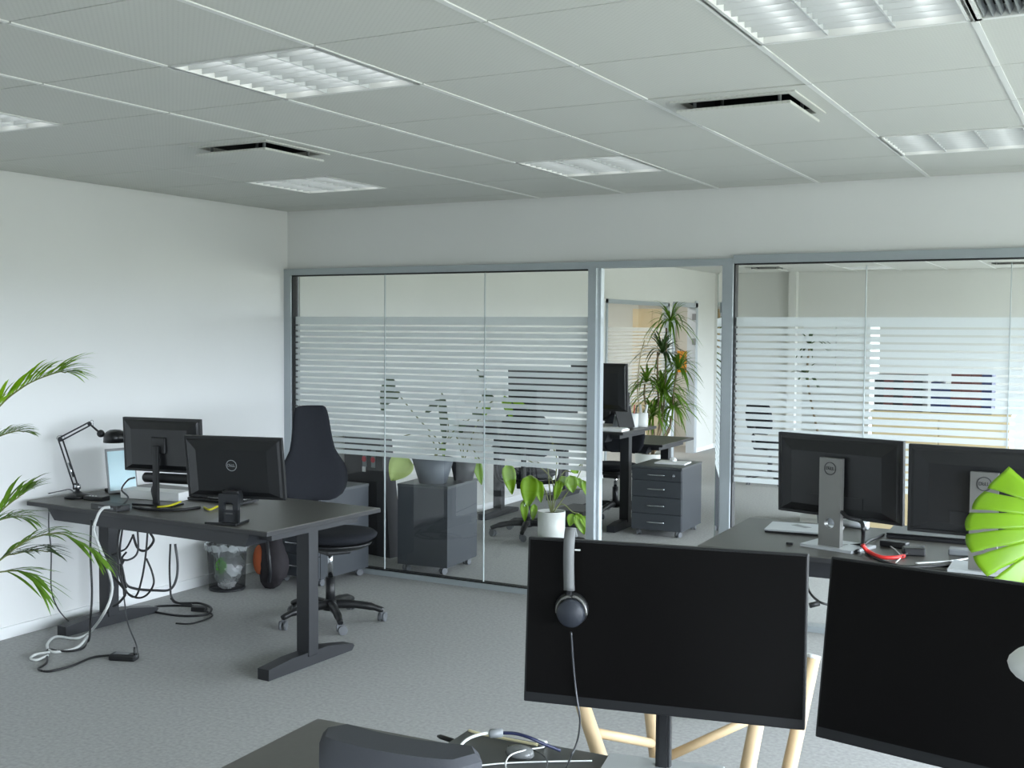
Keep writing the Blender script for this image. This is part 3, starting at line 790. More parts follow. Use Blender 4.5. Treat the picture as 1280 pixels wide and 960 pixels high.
# chair behind the left desk
make_chair('black high-backed office chair behind the left desk', (-4.15, 5.41), R_(64), zs=.56, dz=.120, legrot=R_(-64+30), back_y=.25, seat_y=-.08)

# pedestal, display board and bag in the corner
make_pedestal('dark grey drawer pedestal on castors in the corner behind the tall chair', .42, .53, .652, (-4.945, 6.34), R_(-3), group='drawer pedestals')
bpos = Vector((-5.19, 5.86, 0)); bpos = Vector((-5.275, 5.755, 0))
t = thing('waste_bin', 'black wire mesh waste bin lined with a clear bag by the wall', 'waste bin', bpos)
m_ = MB(); m_.lathe([(.112, .0), (.118, .02), (.130, .30)], seg=36); obj('mesh_body', m_, BINM, t)
obj('rim', MB().tube([Vector((.130*math.cos(a), .130*math.sin(a), .30)) for a in [2*PI*k/30 for k in range(31)]], .005, 6).tube([Vector((.114*math.cos(a), .114*math.sin(a), .008)) for a in [2*PI*k/30 for k in range(31)]], .007, 6).lathe([(0, .004), (.11, .004), (.11, .01), (0, .01)], seg=24), BLACKM, t)
def crumple(rx, ry, rz, c, seed, amp=.18):
    r2 = random.Random(seed); mb = MB(); mb.ball(c, (rx, ry, rz), u=26, v=18)
    for v in mb.bm.verts:
        d = v.co-Vector(c); v.co = Vector(c)+d*(1+r2.uniform(-amp, amp)+.12*math.sin(17*v.co.x+seed)*math.cos(21*v.co.z))
    for f in mb.bm.faces: f.smooth = False
    return mb
obj('bag', crumple(.10, .10, .14, (.015, -.01, .16), 3, .06), BAGM, t)
m_ = MB(); r2 = random.Random(5); P = []
for i, (rr, zz) in enumerate(((.120, .24), (.134, .31), (.146, .315), (.15, .28))):
    P.append([Vector(((rr+r2.uniform(-.008, .008))*math.cos(a), (rr+r2.uniform(-.008, .008))*math.sin(a), zz+r2.uniform(-.012, .012))) for a in [2*PI*k/40 for k in range(40)]]); P[-1].append(P[-1][0])
m_.grid(P, False); obj('bag_collar', m_, BAGM, t)
o = obj('wrapper', crumple(.035, .03, .045, (0, 0, 0), 8), GREENL); o.location = bpos+Vector((.015, -.075, .17)); tag(o, 'bright green wrapper inside the wire waste bin', 'wrapper')
o = obj('crumpled_paper', crumple(.06, .05, .035, (0, 0, 0), 9), PAPER); o.location = bpos+Vector((.03, -.03, .05)); tag(o, 'crumpled white paper at the bottom of the waste bin', 'paper')

t = thing('backpack', 'dark backpack with an orange side slumped on the carpet right of the waste bin', 'backpack', (-5.02, 5.915, 0), R_(10))
m_ = crumple(.105, .085, .21, (0, 0, .19), 4, .04); 
for v in m_.bm.verts: v.co.z = max(v.co.z, .002)
for f in m_.bm.faces: f.smooth = True
obj('body', m_, mat('dark bag fabric', (42, 38, 42), .85, var=.15, scale=20), t)
obj('side_panel', MB().ball((-.07, -.05, .20), (.045, .04, .10)), ORANGE, t)
obj('strap', MB().tube(spline([(0, -.07, .33), (.03, -.10, .25), (.04, -.10, .14), (.02, -.08, .06)]), .012, 8), BLACKM, t)
# leaning black display case behind the glass
lbp = Vector((-5.12, 7.25, 0))
t = thing('display_case', 'black tapered display case with two red dots behind the glass by the left wall', 'display case', lbp, R_(-12))
m_ = MB(); m_.prism([(-.30, 0), (.22, 0), (.19, .36), (.11, .92), (-.30, .92)], -.06, .06); obj('body', m_, mat('black case fabric', (30, 30, 34), .7), t)
for x in (-.06, .04):
    g = obj('strip', MB().box((x, -.064, .76), (.045, .006, .16)), GREYP, t)
    obj('dot', MB().cyl((x, -.066, .74), (x, -.072, .74), .022, 16), RED, g)
    obj('tag', MB().box((x-.005, -.066, .66), (.035, .006, .04)), WHITEP, t) if x < 0 else None

# ================================================================== NEXT OFFICE
make_pedestal('tall black pedestal right behind the left glass with plant pots on top', .40, .50, .637, (-4.43, 7.06), R_(185), group='drawer pedestals', drawers=2, front=False)
def blade(mb, p0, p1, sag, wd, n=8, up=Vector((0, 0, 1)), fold=.25):
    """a strap leaf from p0 to p1 that sags, widest in the middle"""
    p0, p1 = Vector(p0), Vector(p1); d = p1-p0; L = d.length
    side = d.cross(up)
    if side.length < 1e-5: side = Vector((1, 0, 0))
    side.normalize(); P = []
    for i in range(n+1):
        t = i/n; c = p0+d*t+Vector((0, 0, sag*L*(t-t*t)*4*.5))-Vector((0, 0, 0))
        ww = wd*max(.04, math.sin(PI*min(1, (t*.92+.08)))**.7)*.5
        nrm = side.cross(d).normalized()
        P.append([c-side*ww+nrm*ww*fold, c, c+side*ww+nrm*ww*fold])
    mb.grid(P); return mb
def heart(mb, base, tip, wd, up, cup=.15, n=9):
    """broad pointed leaf"""
    base, tip = Vector(base), Vector(tip); d = tip-base; L = d.length; y = d.normalized()
    s = y.cross(Vector(up)).normalized(); nn = s.cross(y)
    P = []
    for i in range(n+1):
        t = i/n; ww = wd*.5*(math.sin(PI*t**.62))**.75 if 0 < t < 1 else 0.002
        row = []
        for k in (-1, -.6, 0, .6, 1):
            row.append(base+d*t+s*ww*k+nn*(cup*wd*(k*k)-L*.12*math.sin(PI*t)*-1*.6))
        P.append(row)
    mb.grid(P); return mb
def pot(parent, r0, r1, h, m_, z=0.):
    obj('pot', MB().lathe([(0, z), (r0, z), (r1, z+h), (r1-.008, z+h), (r1-.012, z+h-.03), (0, z+h-.03)], seg=32), m_, parent)
    obj('soil', MB().lathe([(0, z+h-.028), (r1-.014, z+h-.026), (0, z+h-.02)], seg=20), SOIL, parent)
def leafy(name, label, loc, potdims, stems, leafm, cat='potted plant', potm=POTW):
    """stems: list of (list of points, leaves[(base,tip,width)]) relative to loc"""
    t = thing(name, label, cat, loc)
    pot(t, *potdims, potm)
    for pts, leaves in stems:
        s = obj('stem', MB().tube(spline(pts, 5), .005, 6), STEM, t)
        for b, tp, wd in leaves:
            mb = MB(); heart(mb, b, tp, wd, (FWD*-1+Vector((0, 0, .4)))); obj('leaf', mb, leafm, s, .0012)
    return t
def rel(loc):
    loc = Vector(loc); dd = (loc-ORI).dot(FWD)
    return lambda u, v, d=0.: at(u, v, dd+d)-loc
# plants on the black pedestal
p1 = Vector((-4.42, 6.97, .637)); q = rel(p1)
leafy('potted_plant', 'leafy plant in a tapered grey pot on the black pedestal', p1, (.10, .155, .18), [
    ([(0, 0, .16), q(545, 560), q(530, 540), q(505, 545)], [(q(511, 571), q(490, 601), .19)]),
    ([(0, 0, .16), q(550, 555), q(520, 520), q(488, 480)], [(q(490, 470), q(478, 518), .10), (q(500, 490), q(486, 505), .06)]),
    ([(0, 0, .16), q(560, 540), q(556, 510), q(552, 490)], [(q(553, 492), q(556, 560), .06), (q(550, 500), q(530, 520), .05)]),
    ([(0, 0, .16), q(566, 540), q(590, 520), q(610, 480)], [(q(602, 492), q(620, 500), .05), (q(606, 476), q(596, 462), .04), (q(580, 525), q(575, 545), .05), (q(590, 515), q(608, 525), .05)]),
], LEAFD, potm=POTG)
bpy.data.objects['leaf'].data.materials[0] = LEAFP
p2 = Vector((-4.30, 7.20, .637)); q = rel(p2)
leafy('potted_plant', 'plant with hanging yellow green leaves in a dark pot on the black pedestal', p2, (.07, .10, .15), [
    ([(0, 0, .13), q(580, 550), q(590, 560), q(600, 575)], [(q(594, 572), q(602, 606), .07)]),
    ([(0, 0, .13), q(570, 545), q(556, 555), q(553, 560)], [(q(553, 553), q(555, 572), .045)]),
    ([(0, 0, .13), q(600, 520), q(618, 500), q(634, 498)], [(q(630, 495), q(640, 525), .07), (q(612, 505), q(600, 525), .06), (q(640, 500), q(660, 512), .05)]),
], LEAFB, potm=POTB)
p3 = onz(689, 683, 0); dd3 = (p3-ORI).dot(FWD); q = rel(p3)
leafy('potted_plant', 'bright green plant in a white cylinder pot on the floor behind the left glass', p3, (.108, .113, .29), [
    ([(0, 0, .26), q(680, 610), q(665, 595), q(655, 597)], [(q(663, 594), q(660, 634), 0.150), (q(672, 600), q(676, 628), 0.083), (q(655, 625), q(656, 652), 0.068), (q(668, 630), q(666, 650), 0.060)]),
    ([(0, 0, .26), q(690, 600), q(660, 575), q(638, 572)], [(q(634, 580), q(640, 618), 0.112)]),
    ([(0, 0, .26), q(694, 610), q(705, 590), q(714, 590)], [(q(712, 594), q(716, 616), 0.112), (q(708, 596), q(698, 610), 0.075), (q(720, 598), q(730, 612), 0.060)]),
    ([(0, 0, .26), q(696, 580), q(692, 560), q(688, 540)], [(q(700, 600), q(694, 626), 0.068)]),
    ([(0, 0, .26), q(702, 630), q(716, 640), q(724, 642)], [(q(720, 642), q(730, 668), 0.090), (q(727, 645), q(738, 664), 0.075), (q(716, 642), q(712, 658), 0.075)]),
    ([(0, 0, .26), q(720, 600), q(728, 580), q(722, 584)], [(q(716, 584), q(722, 592), 0.075), (q(728, 600), q(737, 625), 0.060)]),
    ([(0, 0, .26), q(686, 600), q(684, 585), q(672, 578)], []),
    ([(0, 0, .26), q(700, 615), q(730, 612), q(742, 622)], []),
], LEAFB)
# desks of the next office
D2H = .88
make_desk('raised black sit-stand desk in the next office behind the white door post', 1.55, .80, D2H, (-4.55, 9.35), R_(.5), group='desks of the next office')
make_desk('low desk with pale edge behind the raised desk in the next office', 1.4, .92, .65, (-4.63, 10.75), R_(.5), group='desks of the next office')
make_pedestal('four-drawer dark pedestal with chrome handles standing in the doorway view', .445, .56, .60, (-3.50, 9.30), R_(2), group='drawer pedestals')
make_monitor('wide black monitor on the raised desk seen through the striped film', .66, .40, (-4.62, 9.12, 1.20), PI+R_(6), R_(3), D2H, 'plain', group='monitors of the next office')
make_monitor('black monitor on the raised desk beside the white door post', .56, .42, (-4.10, 9.2, 1.25), PI+R_(-4), R_(3), D2H, 'plain', group='monitors of the next office')
make_monitor('black monitor behind the pen cups in the next office', .40, .30, ony(764, 508, 10.75), PI+R_(4), R_(2), .65, 'plain', group='monitors of the next office')
tp = onz(776, 535, D2H)
t = thing('tablet_stand', 'dark tablet leaning on a silver stand beside the white pen cups', 'tablet', tp, R_(70))
obj('tablet', MB().box((0, -.03, .13), (.20, .010, .26), rot=Matrix.Rotation(R_(-20), 3, 'X'), bev=.002), PLASTIC, t)
obj('support', MB().box((0, .05, .09), (.06, .006, .19), rot=Matrix.Rotation(R_(14), 3, 'X')).box((0, .04, .004), (.09, .14, .008)), SILVERL, t)
cg = 'white pen cups on the raised desk'
for k, (u, v, lab) in enumerate(((791, 534, 'white pen cup full of pens, left of the two cups'), (803, 533.5, 'white cup with a white bottle, right of the two cups'))):
    cp = onz(u, v, D2H); t = thing('pen_cup', lab, 'cup', cp, 0, cg)
    obj('cup', MB().lathe([(0, 0), (.046, 0), (.05, .01), (.05, .125), (.046, .125), (.046, .008), (0, .008)], seg=24), WHITEP, t)
    for j, (a, m_) in enumerate(((0, CABBL), (1.6, RED), (3., WHITEP), (4.4, GREYP))) if k == 0 else ((0, (.5, WHITEP)), (1, (2.6, WHITEP))):
        o = obj('pen', MB().tube([(.012*math.cos(a), .012*math.sin(a), .012), (.038*math.cos(a), .038*math.sin(a), .20)], .005 if k == 0 else .013, 8), m_)
        o.location = cp; tag(o, 'pen standing in the left white pen cup' if k == 0 else 'white marker standing in the right white cup', 'pen', 'pens in the white cups')
o = obj('paper_stack', MB().box((0, 0, .008), (.24, .17, .016)).box((.01, 0, .02), (.21, .15, .008), rot=Matrix.Rotation(R_(5), 3, 'Z')), PAPER); o.location = (-3.92, 9.08, D2H); tag(o, 'white papers beside the tablet stand in the next office', 'papers')
o = obj('sticky_pad', MB().box((0, 0, .006), (.16, .1, .012)), YELLOW); o.location = (-4.10, 9.03, D2H); tag(o, 'yellow pad on the front corner of the raised desk', 'notepad')
o = obj('envelope', MB().box((0, 0, .006), (.27, .21, .012), bev=.002), PAPER); o.location = (-3.46, 9.33, .60); o.rotation_euler = (0, 0, R_(4)); tag(o, 'white folder lying on the four-drawer pedestal', 'folder')
o = obj('crumpled_tissue', crumple(.03, .025, .02, (0, 0, .015), 6), PAPER); o.location = (-3.47, 9.36, .613); tag(o, 'small crumpled white tissue on the folder', 'tissue')
BACK_LOW = [(.575, 0, .12), (.60, 0, .18), (.66, 0, .21), (.74, 0, .22), (.82, 0, .215), (.90, 0, .19), (.94, 0, .15)]
make_chair('black office chair under the raised desk behind the bright green plant', (-4.47, 8.55), R_(200), BACK_LOW, .55, 'chairs of the next office', arms=True, dz=.1, legrot=.3)
pc = onz(770, 640, 0)
make_chair('black office chair half hidden behind the white door post', (-4.25, 9.92), 0., BACK_LOW, .5, 'chairs of the next office', legrot=.9)
cc = onz(962, 604, 0)
make_chair('far office chair blurred behind the frosted stripes right of the door', (cc.x, cc.y), R_(150), BACK_LOW, .5, 'chairs of the next office', legrot=.2)
o = obj('floor_box', MB().box((0, 0, .075), (.30, .42, .15), bev=.01), PLASTIC); o.location = onz(722, 655, 0); tag(o, 'low black box on the floor beside the white plant pot', 'box')
# dracaena
pd = Vector((-4.75, 12.1, 0)); q = rel(pd)
t = thing('dracaena', 'tall dragon tree with drooping strap leaves in the doorway view', 'potted plant', pd)
pot(t, .15, .19, .36, POTW)
def rosette(parent, c, n, L, seed, m_=LEAF, droop=.5, wd=.024):
    r2 = random.Random(seed); mb = MB()
    for k in range(n):
        a = 2*PI*k*.618; el = r2.uniform(-.5, 1.2); l = L*r2.uniform(.7, 1.1)
        d = Vector((math.cos(a)*math.cos(el), math.sin(a)*math.cos(el), math.sin(el)-.35))*l
        blade(mb, c, Vector(c)+d, droop*r2.uniform(.6, 1.2), wd, 6)
    return obj('leaves', mb, m_, parent)
for j, (pts, c, n, L) in enumerate((([(0, 0, .33), q(828, 520), q(832, 460), q(833, 410)], q(838, 402), 40, .42), ([(.03, 0, .33), q(824, 530), q(822, 480), q(822, 440)], q(828, 442), 46, .44),
        ([(0, .03, .33), q(838, 530), q(842, 490), q(846, 465)], q(848, 462), 44, .38), ([(-.03, 0, .33), q(815, 540), q(806, 500), q(806, 480)], q(808, 478), 36, .36), ([(0, 0, .33), q(826, 540), q(828, 520), q(826, 500)], q(830, 494), 80, .55), ([(0, .02, .33), q(836, 540), q(838, 520)], q(840, 512), 50, .40), ([(0, .02, .33), q(818, 545), q(816, 528)], q(816, 520), 50, .40))):
    s = obj('trunk', MB().tube(spline(pts, 5), .011, 8), TRUNK, t)
    rosette(s, c, n, L, 20+j, LEAF if j != 1 else LEAFD)
obj('bare_stem', MB().tube(spline([(0, -.02, .33), q(798, 500), q(800, 450), q(806, 425)], 5), .008, 6), mat('dry pale stem', (196, 186, 160), .8), t)
# corridor picture and cupboard
o = obj('picture', MB().span((-.085, 0, -.16), (.085, .02, .16)), mat('orange artwork', (206, 140, 40), .6, var=.5, scale=6)); o.location = ony(853, 452, Y2-.02); tag(o, 'orange picture on the corridor wall beyond the dragon tree', 'picture')
a_, b_ = ony(791, 386, Y2-.1), ony(841, 386, Y2-.1)
t = thing('corridor_cupboard', 'cream cupboard in the corridor behind the far glazing', 'cupboard', ((a_.x+b_.x)/2, Y2, 0)); hw = (b_.x-a_.x)/2
obj('body', MB().span((-hw, -.10, 0), (hw, 0, a_.z)), CREAM, t); obj('door', MB().span((-hw+.01, -.118, .06), (-.004, -.10, a_.z-.01)), CREAM, t); obj('door', MB().span((.004, -.118, .06), (hw-.01, -.10, a_.z-.01)), CREAM, t)
# cream cabinet with binders, white cupboard
cy = 9.5
t = thing('sideboard', 'cream birch cabinet under the row of binders behind the right glass', 'cabinet', (-1.31, cy+.2, 0))
obj('body', MB().span((-.515, -.2, 0), (.515, .2, 1.095)), CREAM, t); obj('top', MB().box((0, 0, 1.105), (1.05, .43, .022), bev=.002), CREAM, t)
for s in (-1, 1):
    d_ = obj('door', MB().span((s*.005, -.218, .06), (s*.512, -.2, 1.085)), CREAM, t); obj('handle', MB().cyl((s*.04, -.24, .7), (s*.04, -.24, .85), .006, 8).cyl((s*.04, -.24, .72), (s*.04, -.216, .72), .004, 6).cyl((s*.04, -.24, .83), (s*.04, -.216, .83), .004, 6), SILVER, d_)
bx = ony(1092, 500, cy).x
binders = [(BINDK, .29), (BINDR, .29), (BINDK, .29), (BINDR, .29), (BINDK, .29), (None, 0), (BINDN, .24), (BINDN, .22), (BINDR, .325), (BINDR, .325), (BINDR, .32), (BINDN, .32)]
x = bx
LN = {'brown red binder': 'brown red', 'navy binder': 'navy', 'black binder': 'black'}
for m_, hh in binders:
    if m_ is None: x += .06; continue
    t = thing('binder', LN[m_.name]+' binder standing on the cream cabinet behind the right glass', 'binder', (x+.036, cy+.16, 1.116), 0, LN[m_.name]+' binders on the cream cabinet')
    obj('spine', MB().span((-.036, -.14, 0), (.036, .14, hh)), m_, t); obj('spine_label', MB().span((-.018, -.1415, hh*.5), (.022, -.14, hh*.85)), m_, t)
    x += .075
wa, wb_ = onz(999, 655, 0), ony(1092, 500, 10.5)
t = thing('white_cupboard', 'tall white cupboard left of the cream cabinet behind the right glass', 'cupboard', ((wa.x+wb_.x)/2, wa.y+.22, 0)); hw = abs(wb_.x-wa.x)/2
obj('body', MB().span((-hw, -.2, 0), (hw, .2, 1.86)), WHITEP, t); obj('door', MB().span((-hw+.004, -.218, .06), (-.003, -.2, 1.85)), WHITEP, t); obj('door', MB().span((.003, -.218, .06), (hw-.004, -.2, 1.85)), WHITEP, t)
sp_ = onz(1033, 668, 0); q = rel(sp_)
t = thing('potted_plant', 'slender dark plant in a grey floor pot in front of the white cupboard', 'potted plant', sp_); pot(t, .07, .085, .2, POTG)
s = obj('trunk', MB().tube(spline([(0, 0, .18), q(1030, 580), q(1010, 480), q(1012, 430)], 5), .01, 8), TRUNK, t); rosette(s, q(1012, 432), 16, .22, 51, LEAFD); rosette(s, q(1008, 470), 18, .2, 52, LEAFD)

# ================================================================== RIGHT DESK
RH = .79; RR_ = R_(1.5)
make_desk('black sit-stand desk by the glass with two monitors on silver stands', 1.8, .87, RH, (-1.69+.9*math.cos(RR_), 5.285+.9*math.sin(RR_)), RR_)
make_monitor('black monitor seen from behind on a grey stand, nearest the glass door', .61, .365, (-1.121, 5.15, 1.103), PI+R_(-16.6), R_(1.6), RH, 'silver', group='monitors on grey stands')
c2 = at(1136, 606.5, 4.76)
make_monitor('black monitor seen from behind on a grey stand, partly hidden by the monstera leaf', .61, .365, (c2.x+.305, c2.y-.01, 1.105), PI+R_(-2), R_(1.5), RH, 'silver', group='monitors on grey stands')
def rd(u, v, dz=0.): return onz(u, v, RH+dz)
t = thing('laptop', 'closed silver laptop lying on the right desk left of the grey stand', 'laptop', rd(1005, 665), R_(6))
obj('base', MB().box((0, .02, .006), (.34, .23, .008), bev=.002), PLASTIC, t); obj('lid', MB().box((0, .02, .0145), (.345, .235, .008), bev=.002), SILVERL, t)
obj('sticker', MB().box((-.02, .05, .0188), (.10, .04, .0006), rot=Matrix.Rotation(R_(-40), 3, 'Z')), GREYP, t)
o = obj('usb_stick', MB().box((0, 0, .006), (.03, .014, .011), bev=.002), PLASTIC); o.location = rd(987, 681); tag(o, 'tiny black plug lying on the right desk left of the grey stand', 'plug')
o = obj('grey_roll', MB().tube([(-.07, 0, .02), (.07, 0, .02)], .02, 14), SILVERL); o.location = rd(1062, 664, .0)+Vector((0, .1, 0)); o.rotation_euler = (0, 0, R_(-10)); tag(o, 'silver grey roll lying behind the grey stand on the right desk', 'roll')
t = thing('laptop', 'closed black laptop under the monitor beside the monstera leaf', 'laptop', rd(1160, 676)+Vector((.0, .10, 0)), R_(2)); 
obj('base', MB().box((0, 0, .01), (.37, .25, .016), bev=.003), PLASTIC, t); obj('lid', MB().box((0, 0, .0225), (.37, .25, .008), bev=.003), PLASTICS, t)
cable('black_cable', [at(1052, 640, 4.95), at(1060, 647, 4.9), at(1076, 652, 4.88), at(1079, 665, 4.86), rd(1077, 684, .01), rd(1070, 690, .008)], .009, CABB, 'thick black cable dropping from the monitor near the glass door')
cable('red_cable', [rd(1078, 681, .05), rd(1085, 689, .022), rd(1100, 696, .012), rd(1118, 697, .012), rd(1130, 695, .01)], .009, CABR, 'bright red cable on the right desk between the two grey stands')
cable('grey_cable', [rd(1128, 696, .012), rd(1136, 690, .012), rd(1148, 684, .01), rd(1155, 683, .01)], .004, CABG, 'thin grey cable curling beside the red cable end')
cable('grey_cable', [rd(1120, 703, .004), rd(1126, 696, .008), rd(1120, 688, .01), rd(1112, 682, .006)], .003, CABW, 'thin white cable crossing under the red cable')
cable('black_cable', [rd(1052, 683, .006), rd(1066, 682, .006), rd(1080, 680, .02), rd(1086, 676, .02), rd(1096, 672, .01), rd(1104, 668, .006)], .008, CABB, 'black cable bundle behind the base of the grey stand')
cable('grey_cable', [rd(1145, 704, .004), rd(1180, 702, .004), rd(1210, 698, .006), rd(1226, 692, .01)], .004, CABW, 'thin white cable running to the grey box by the monstera leaf')
cable('black_cable', [rd(1082, 690, .006), rd(1100, 700, .006), rd(1130, 708, .006), rd(1180, 707, .006), rd(1220, 705, .006)], .006, CABB, 'black cable lying along the front of the right desk')
o = obj('adapter', MB().box((0, 0, .018), (.09, .06, .034), bev=.006), PLASTIC); o.location = rd(1142, 694); o.rotation_euler = (0, 0, .3); tag(o, 'black power brick at the end of the red cable', 'power adapter')
o = obj('adapter', MB().box((0, 0, .014), (.12, .05, .028), bev=.006), PLASTIC); o.location = rd(1118, 684); o.rotation_euler = (0, 0, -.2); tag(o, 'black flat adapter behind the red cable', 'power adapter')
o = obj('hub', MB().box((0, 0, .014), (.13, .07, .028), bev=.006), GREYP); o.location = rd(1206, 694); o.rotation_euler = (0, 0, .05); tag(o, 'small grey box on the right desk beside the monstera leaf', 'hub')
t = thing('hanging_plug', 'black plug and lead hanging below the right desk between the near monitors', 'cable', at(1018, 756, 4.6))
b0 = Vector(t.location); obj('lead', MB().tube(spline([at(1008, 714, 4.95)-b0, at(1011, 738, 4.8)-b0, at(1024, 752, 4.6)-b0, at(1040, 757, 4.6)-b0]), .005, 6), CABB, t); obj('plug', MB().tube([at(1012, 757, 4.6)-b0, at(1024, 754, 4.6)-b0], .011, 8), CABB, t)

# ================================================================== FOREGROUND DESK
FH = .735
fc = onz(397, 897.5, FH); FR_ = R_(2.2)
fx = Vector((math.cos(FR_), math.sin(FR_), 0)); fy = Vector((-fx.y, fx.x, 0))
FW, FD = 2.1, .90
fcen = fc+fx*FW/2-fy*FD/2
make_desk('long black desk in the foreground under the two dark screens', FW, FD, FH, (fcen.x, fcen.y), FR_, tray=False)
RZ = .775
rc = onz(585, 912, RZ)
t = thing('monitor_riser', 'low black riser board on the foreground desk under the near monitors', 'monitor riser', (rc.x, rc.y, FH), FR_)
obj('board', MB().box((.62, -.20, RZ-FH-.009), (1.24, .40, .018), bev=.002), mat('black riser laminate', (62, 64, 62), .42), t)
rl = Vector(t.location); rm = Matrix.Rotation(-FR_, 3, 'Z')
obj('lever', MB().tube([rm @ (onz(*p, RZ-.012)-rl) for p in ((547, 920), (551, 921), (566, 926))], [.003, .006, .006], 8), PLASTIC, t)
for x in (.06, .62, 1.18): obj('foot', MB().box((x, -.22, (RZ-FH-.018)/2), (.03, .30, RZ-FH-.018)), BLACKM, t)
m1 = make_monitor('large dark screen with a headset hung over its top left, nearest one', .61, .366, (-.874, 2.301, 1.102), R_(11.4), R_(4.5), RZ, 'plain', group='near screens', base_w=.26, pole_back=.05)
g_ = MB()
for k in range(6): g_.box((-.03+k*.009, -.0035-.05, -.0 ), (.005, .0006, .006))
bmesh.ops.translate(g_.bm, vec=(0.01, 0, .155), verts=g_.bm.verts)
obj('maker_mark', g_, GREYP, m1)
c2 = (-.236, 2.277, 1.106)
make_monitor('large dark screen cut by the right edge of the photo', .61, .366, c2, R_(-11.1), R_(9.6), RZ, 'plain', group='near screens', base_w=.24, pole_back=.06)
def fd(u, v, dz=0.): return onz(u, v, FH+dz)
def rz_(u, v, dz=0.): return onz(u, v, RZ+dz)
# headset over the screen
hd_ = 2.50-.045
M1 = Matrix.Rotation(R_(11.4), 3, 'Z'); n1 = M1 @ Vector((0, -1, 0)); t1 = M1 @ Vector((1, 0, 0))
htop = at(712, 668, 2.475)
t = thing('headset', 'grey and black headset hung over the top edge of the near screen', 'headset', htop, R_(11.4))
def hq(u, v, out=.02):
    """point on a plane parallel to the screen, out metres in front, in the headset frame"""
    o0 = Vector((-.874, 2.301, 1.102))+n1*(out+.004)
    d = ray(u, v); p = ORI+d*((o0-ORI).dot(n1)/d.dot(n1)); return M1.transposed() @ (p-htop)
mb = MB(); path = [hq(716, 672, -.06), hq(714, 664, -.035), hq(713, 662, -.005), hq(712, 670, .018), hq(711, 690, .024), hq(711, 715, .026), hq(711.5, 738, .026)]
path = spline(path, 5); P = []
for p in path: P.append([p+Vector((-.0115, 0, 0)), p+Vector((.0115, 0, 0))])
mb.grid(P); obj('headband', mb, mat('grey headband pad', (112, 114, 114), .6), t, .008)
obj('slider', MB().box(hq(711.5, 744, .024), (.012, .006, .03), bev=.002), PLASTIC, t)
cc_ = hq(714, 766, .028)
obj('yoke', MB().tube([cc_+Vector((.033*math.sin(a), .002, .036*math.cos(a))) for a in [R_(q) for q in range(-95, 96, 10)]], .0035, 8), SILVER, t)
Rx = Matrix.Rotation(R_(90), 3, 'X')
obj('ear_cup', MB().lathe([(0, -.012), (.026, -.012), (.031, -.008), (.031, .008), (.027, .014), (0, .015)], cc_, 32, Rx), mat('dark blue grey cap', (46, 50, 58), .5), t)
obj('ear_cushion', MB().lathe([(.012, -.03), (.032, -.03), (.038, -.022), (.036, -.012), (.012, -.012)], cc_+Vector((-.004, 0, .004)), 28, Rx), PLASTIC, t)
obj('clip', MB().box(hq(722, 687.5, .006), (.012, .004, .003)), WHITEP, t)
obj('ear_cup', MB().lathe([(0, -.012), (.03, -.012), (.034, 0), (.03, .014), (0, .015)], Vector((.01, .09, -.09)), 24, Rx), PLASTIC, t)
obj('headband_back', MB().grid([[p+Vector((-.011, 0, 0)), p+Vector((.011, 0, 0))] for p in spline([hq(716, 672, -.06), Vector((.008, .085, -.03)), Vector((.01, .09, -.07))], 5)]), PLASTIC, t, .008)
hc_ = [hq(714, 790, .03), hq(716, 820, .022), hq(718.5, 850, .016), hq(721.5, 875, .02), hq(725, 900, .04)]
hc_ = [htop+M1 @ p for p in hc_]+[at(722, 925, 2.36), at(714, 945, 2.3), rz_(706, 962, .006), rz_(690, 985, .006)]
cable('headset_cable', hc_, .0022, mat('grey glossy cord', (74, 76, 80), .3), 'thin cord hanging from the headset to the foreground desk')
# foreground cables and small things
cable('grey_cable', [rz_(580, 962, .006), rz_(573, 945, .03), rz_(576, 932, .05), rz_(586, 923, .055), rz_(600, 918, .05), rz_(612, 916, .045)], .0035, CABW, 'pale cable looping up to the ferrite bead on the foreground desk')
o = obj('plug', MB().tube([rz_(580, 950, .02), rz_(588, 962, .02)], .008, 10), BLUEP); tag(o, 'light blue plug on the riser in the foreground', 'plug')
o = obj('ferrite_bead', MB().tube([rz_(611, 917, .045), rz_(613, 917, .045), rz_(627, 916, .045), rz_(629, 916, .045)], [.006, .0105, .0105, .006], 14), GREYP); tag(o, 'grey ferrite bead on the cable at the riser edge', 'ferrite bead')
cable('navy_cable', [rz_(629, 916, .045), rz_(645, 917, .045), rz_(662, 922, .04), rz_(680, 930, .025), rz_(700, 938, .006)], .004, CABBL, 'dark navy cable from the ferrite bead to the screen stand')
cable('cream_cable', [rz_(586, 913, .006), rz_(600, 917, .006), rz_(640, 925, .006), rz_(672, 931, .006)], .0035, mat('cream cable sheath', (206, 198, 160), .5), 'cream cable lying along the rear edge of the riser')
o = obj('white_plug', MB().box((0, 0, .009), (.026, .012, .012), bev=.002), WHITEP); o.location = rz_(677, 933); o.rotation_euler = (0, 0, -.2); tag(o, 'small white plug on the riser in the foreground', 'plug')
cable('thin_cable', [rz_(680, 934, .008), rz_(655, 938, .02), rz_(637, 945, .02), rz_(632, 958, .012), rz_(640, 970, .006)], .0018, CABW, 'thin white wire curling around the grey puck')
cable('thin_cable', [rz_(590, 958, .004), rz_(630, 954, .004), rz_(680, 952, .004), rz_(740, 951, .004)], .0018, CABW, 'thin white wire lying straight across the riser')
cable('thin_cable', [rz_(660, 934, .006), rz_(676, 942, .012), rz_(684, 952, .012), rz_(680, 966, .006)], .0018, CABG, 'thin grey wire curling right of the grey puck')
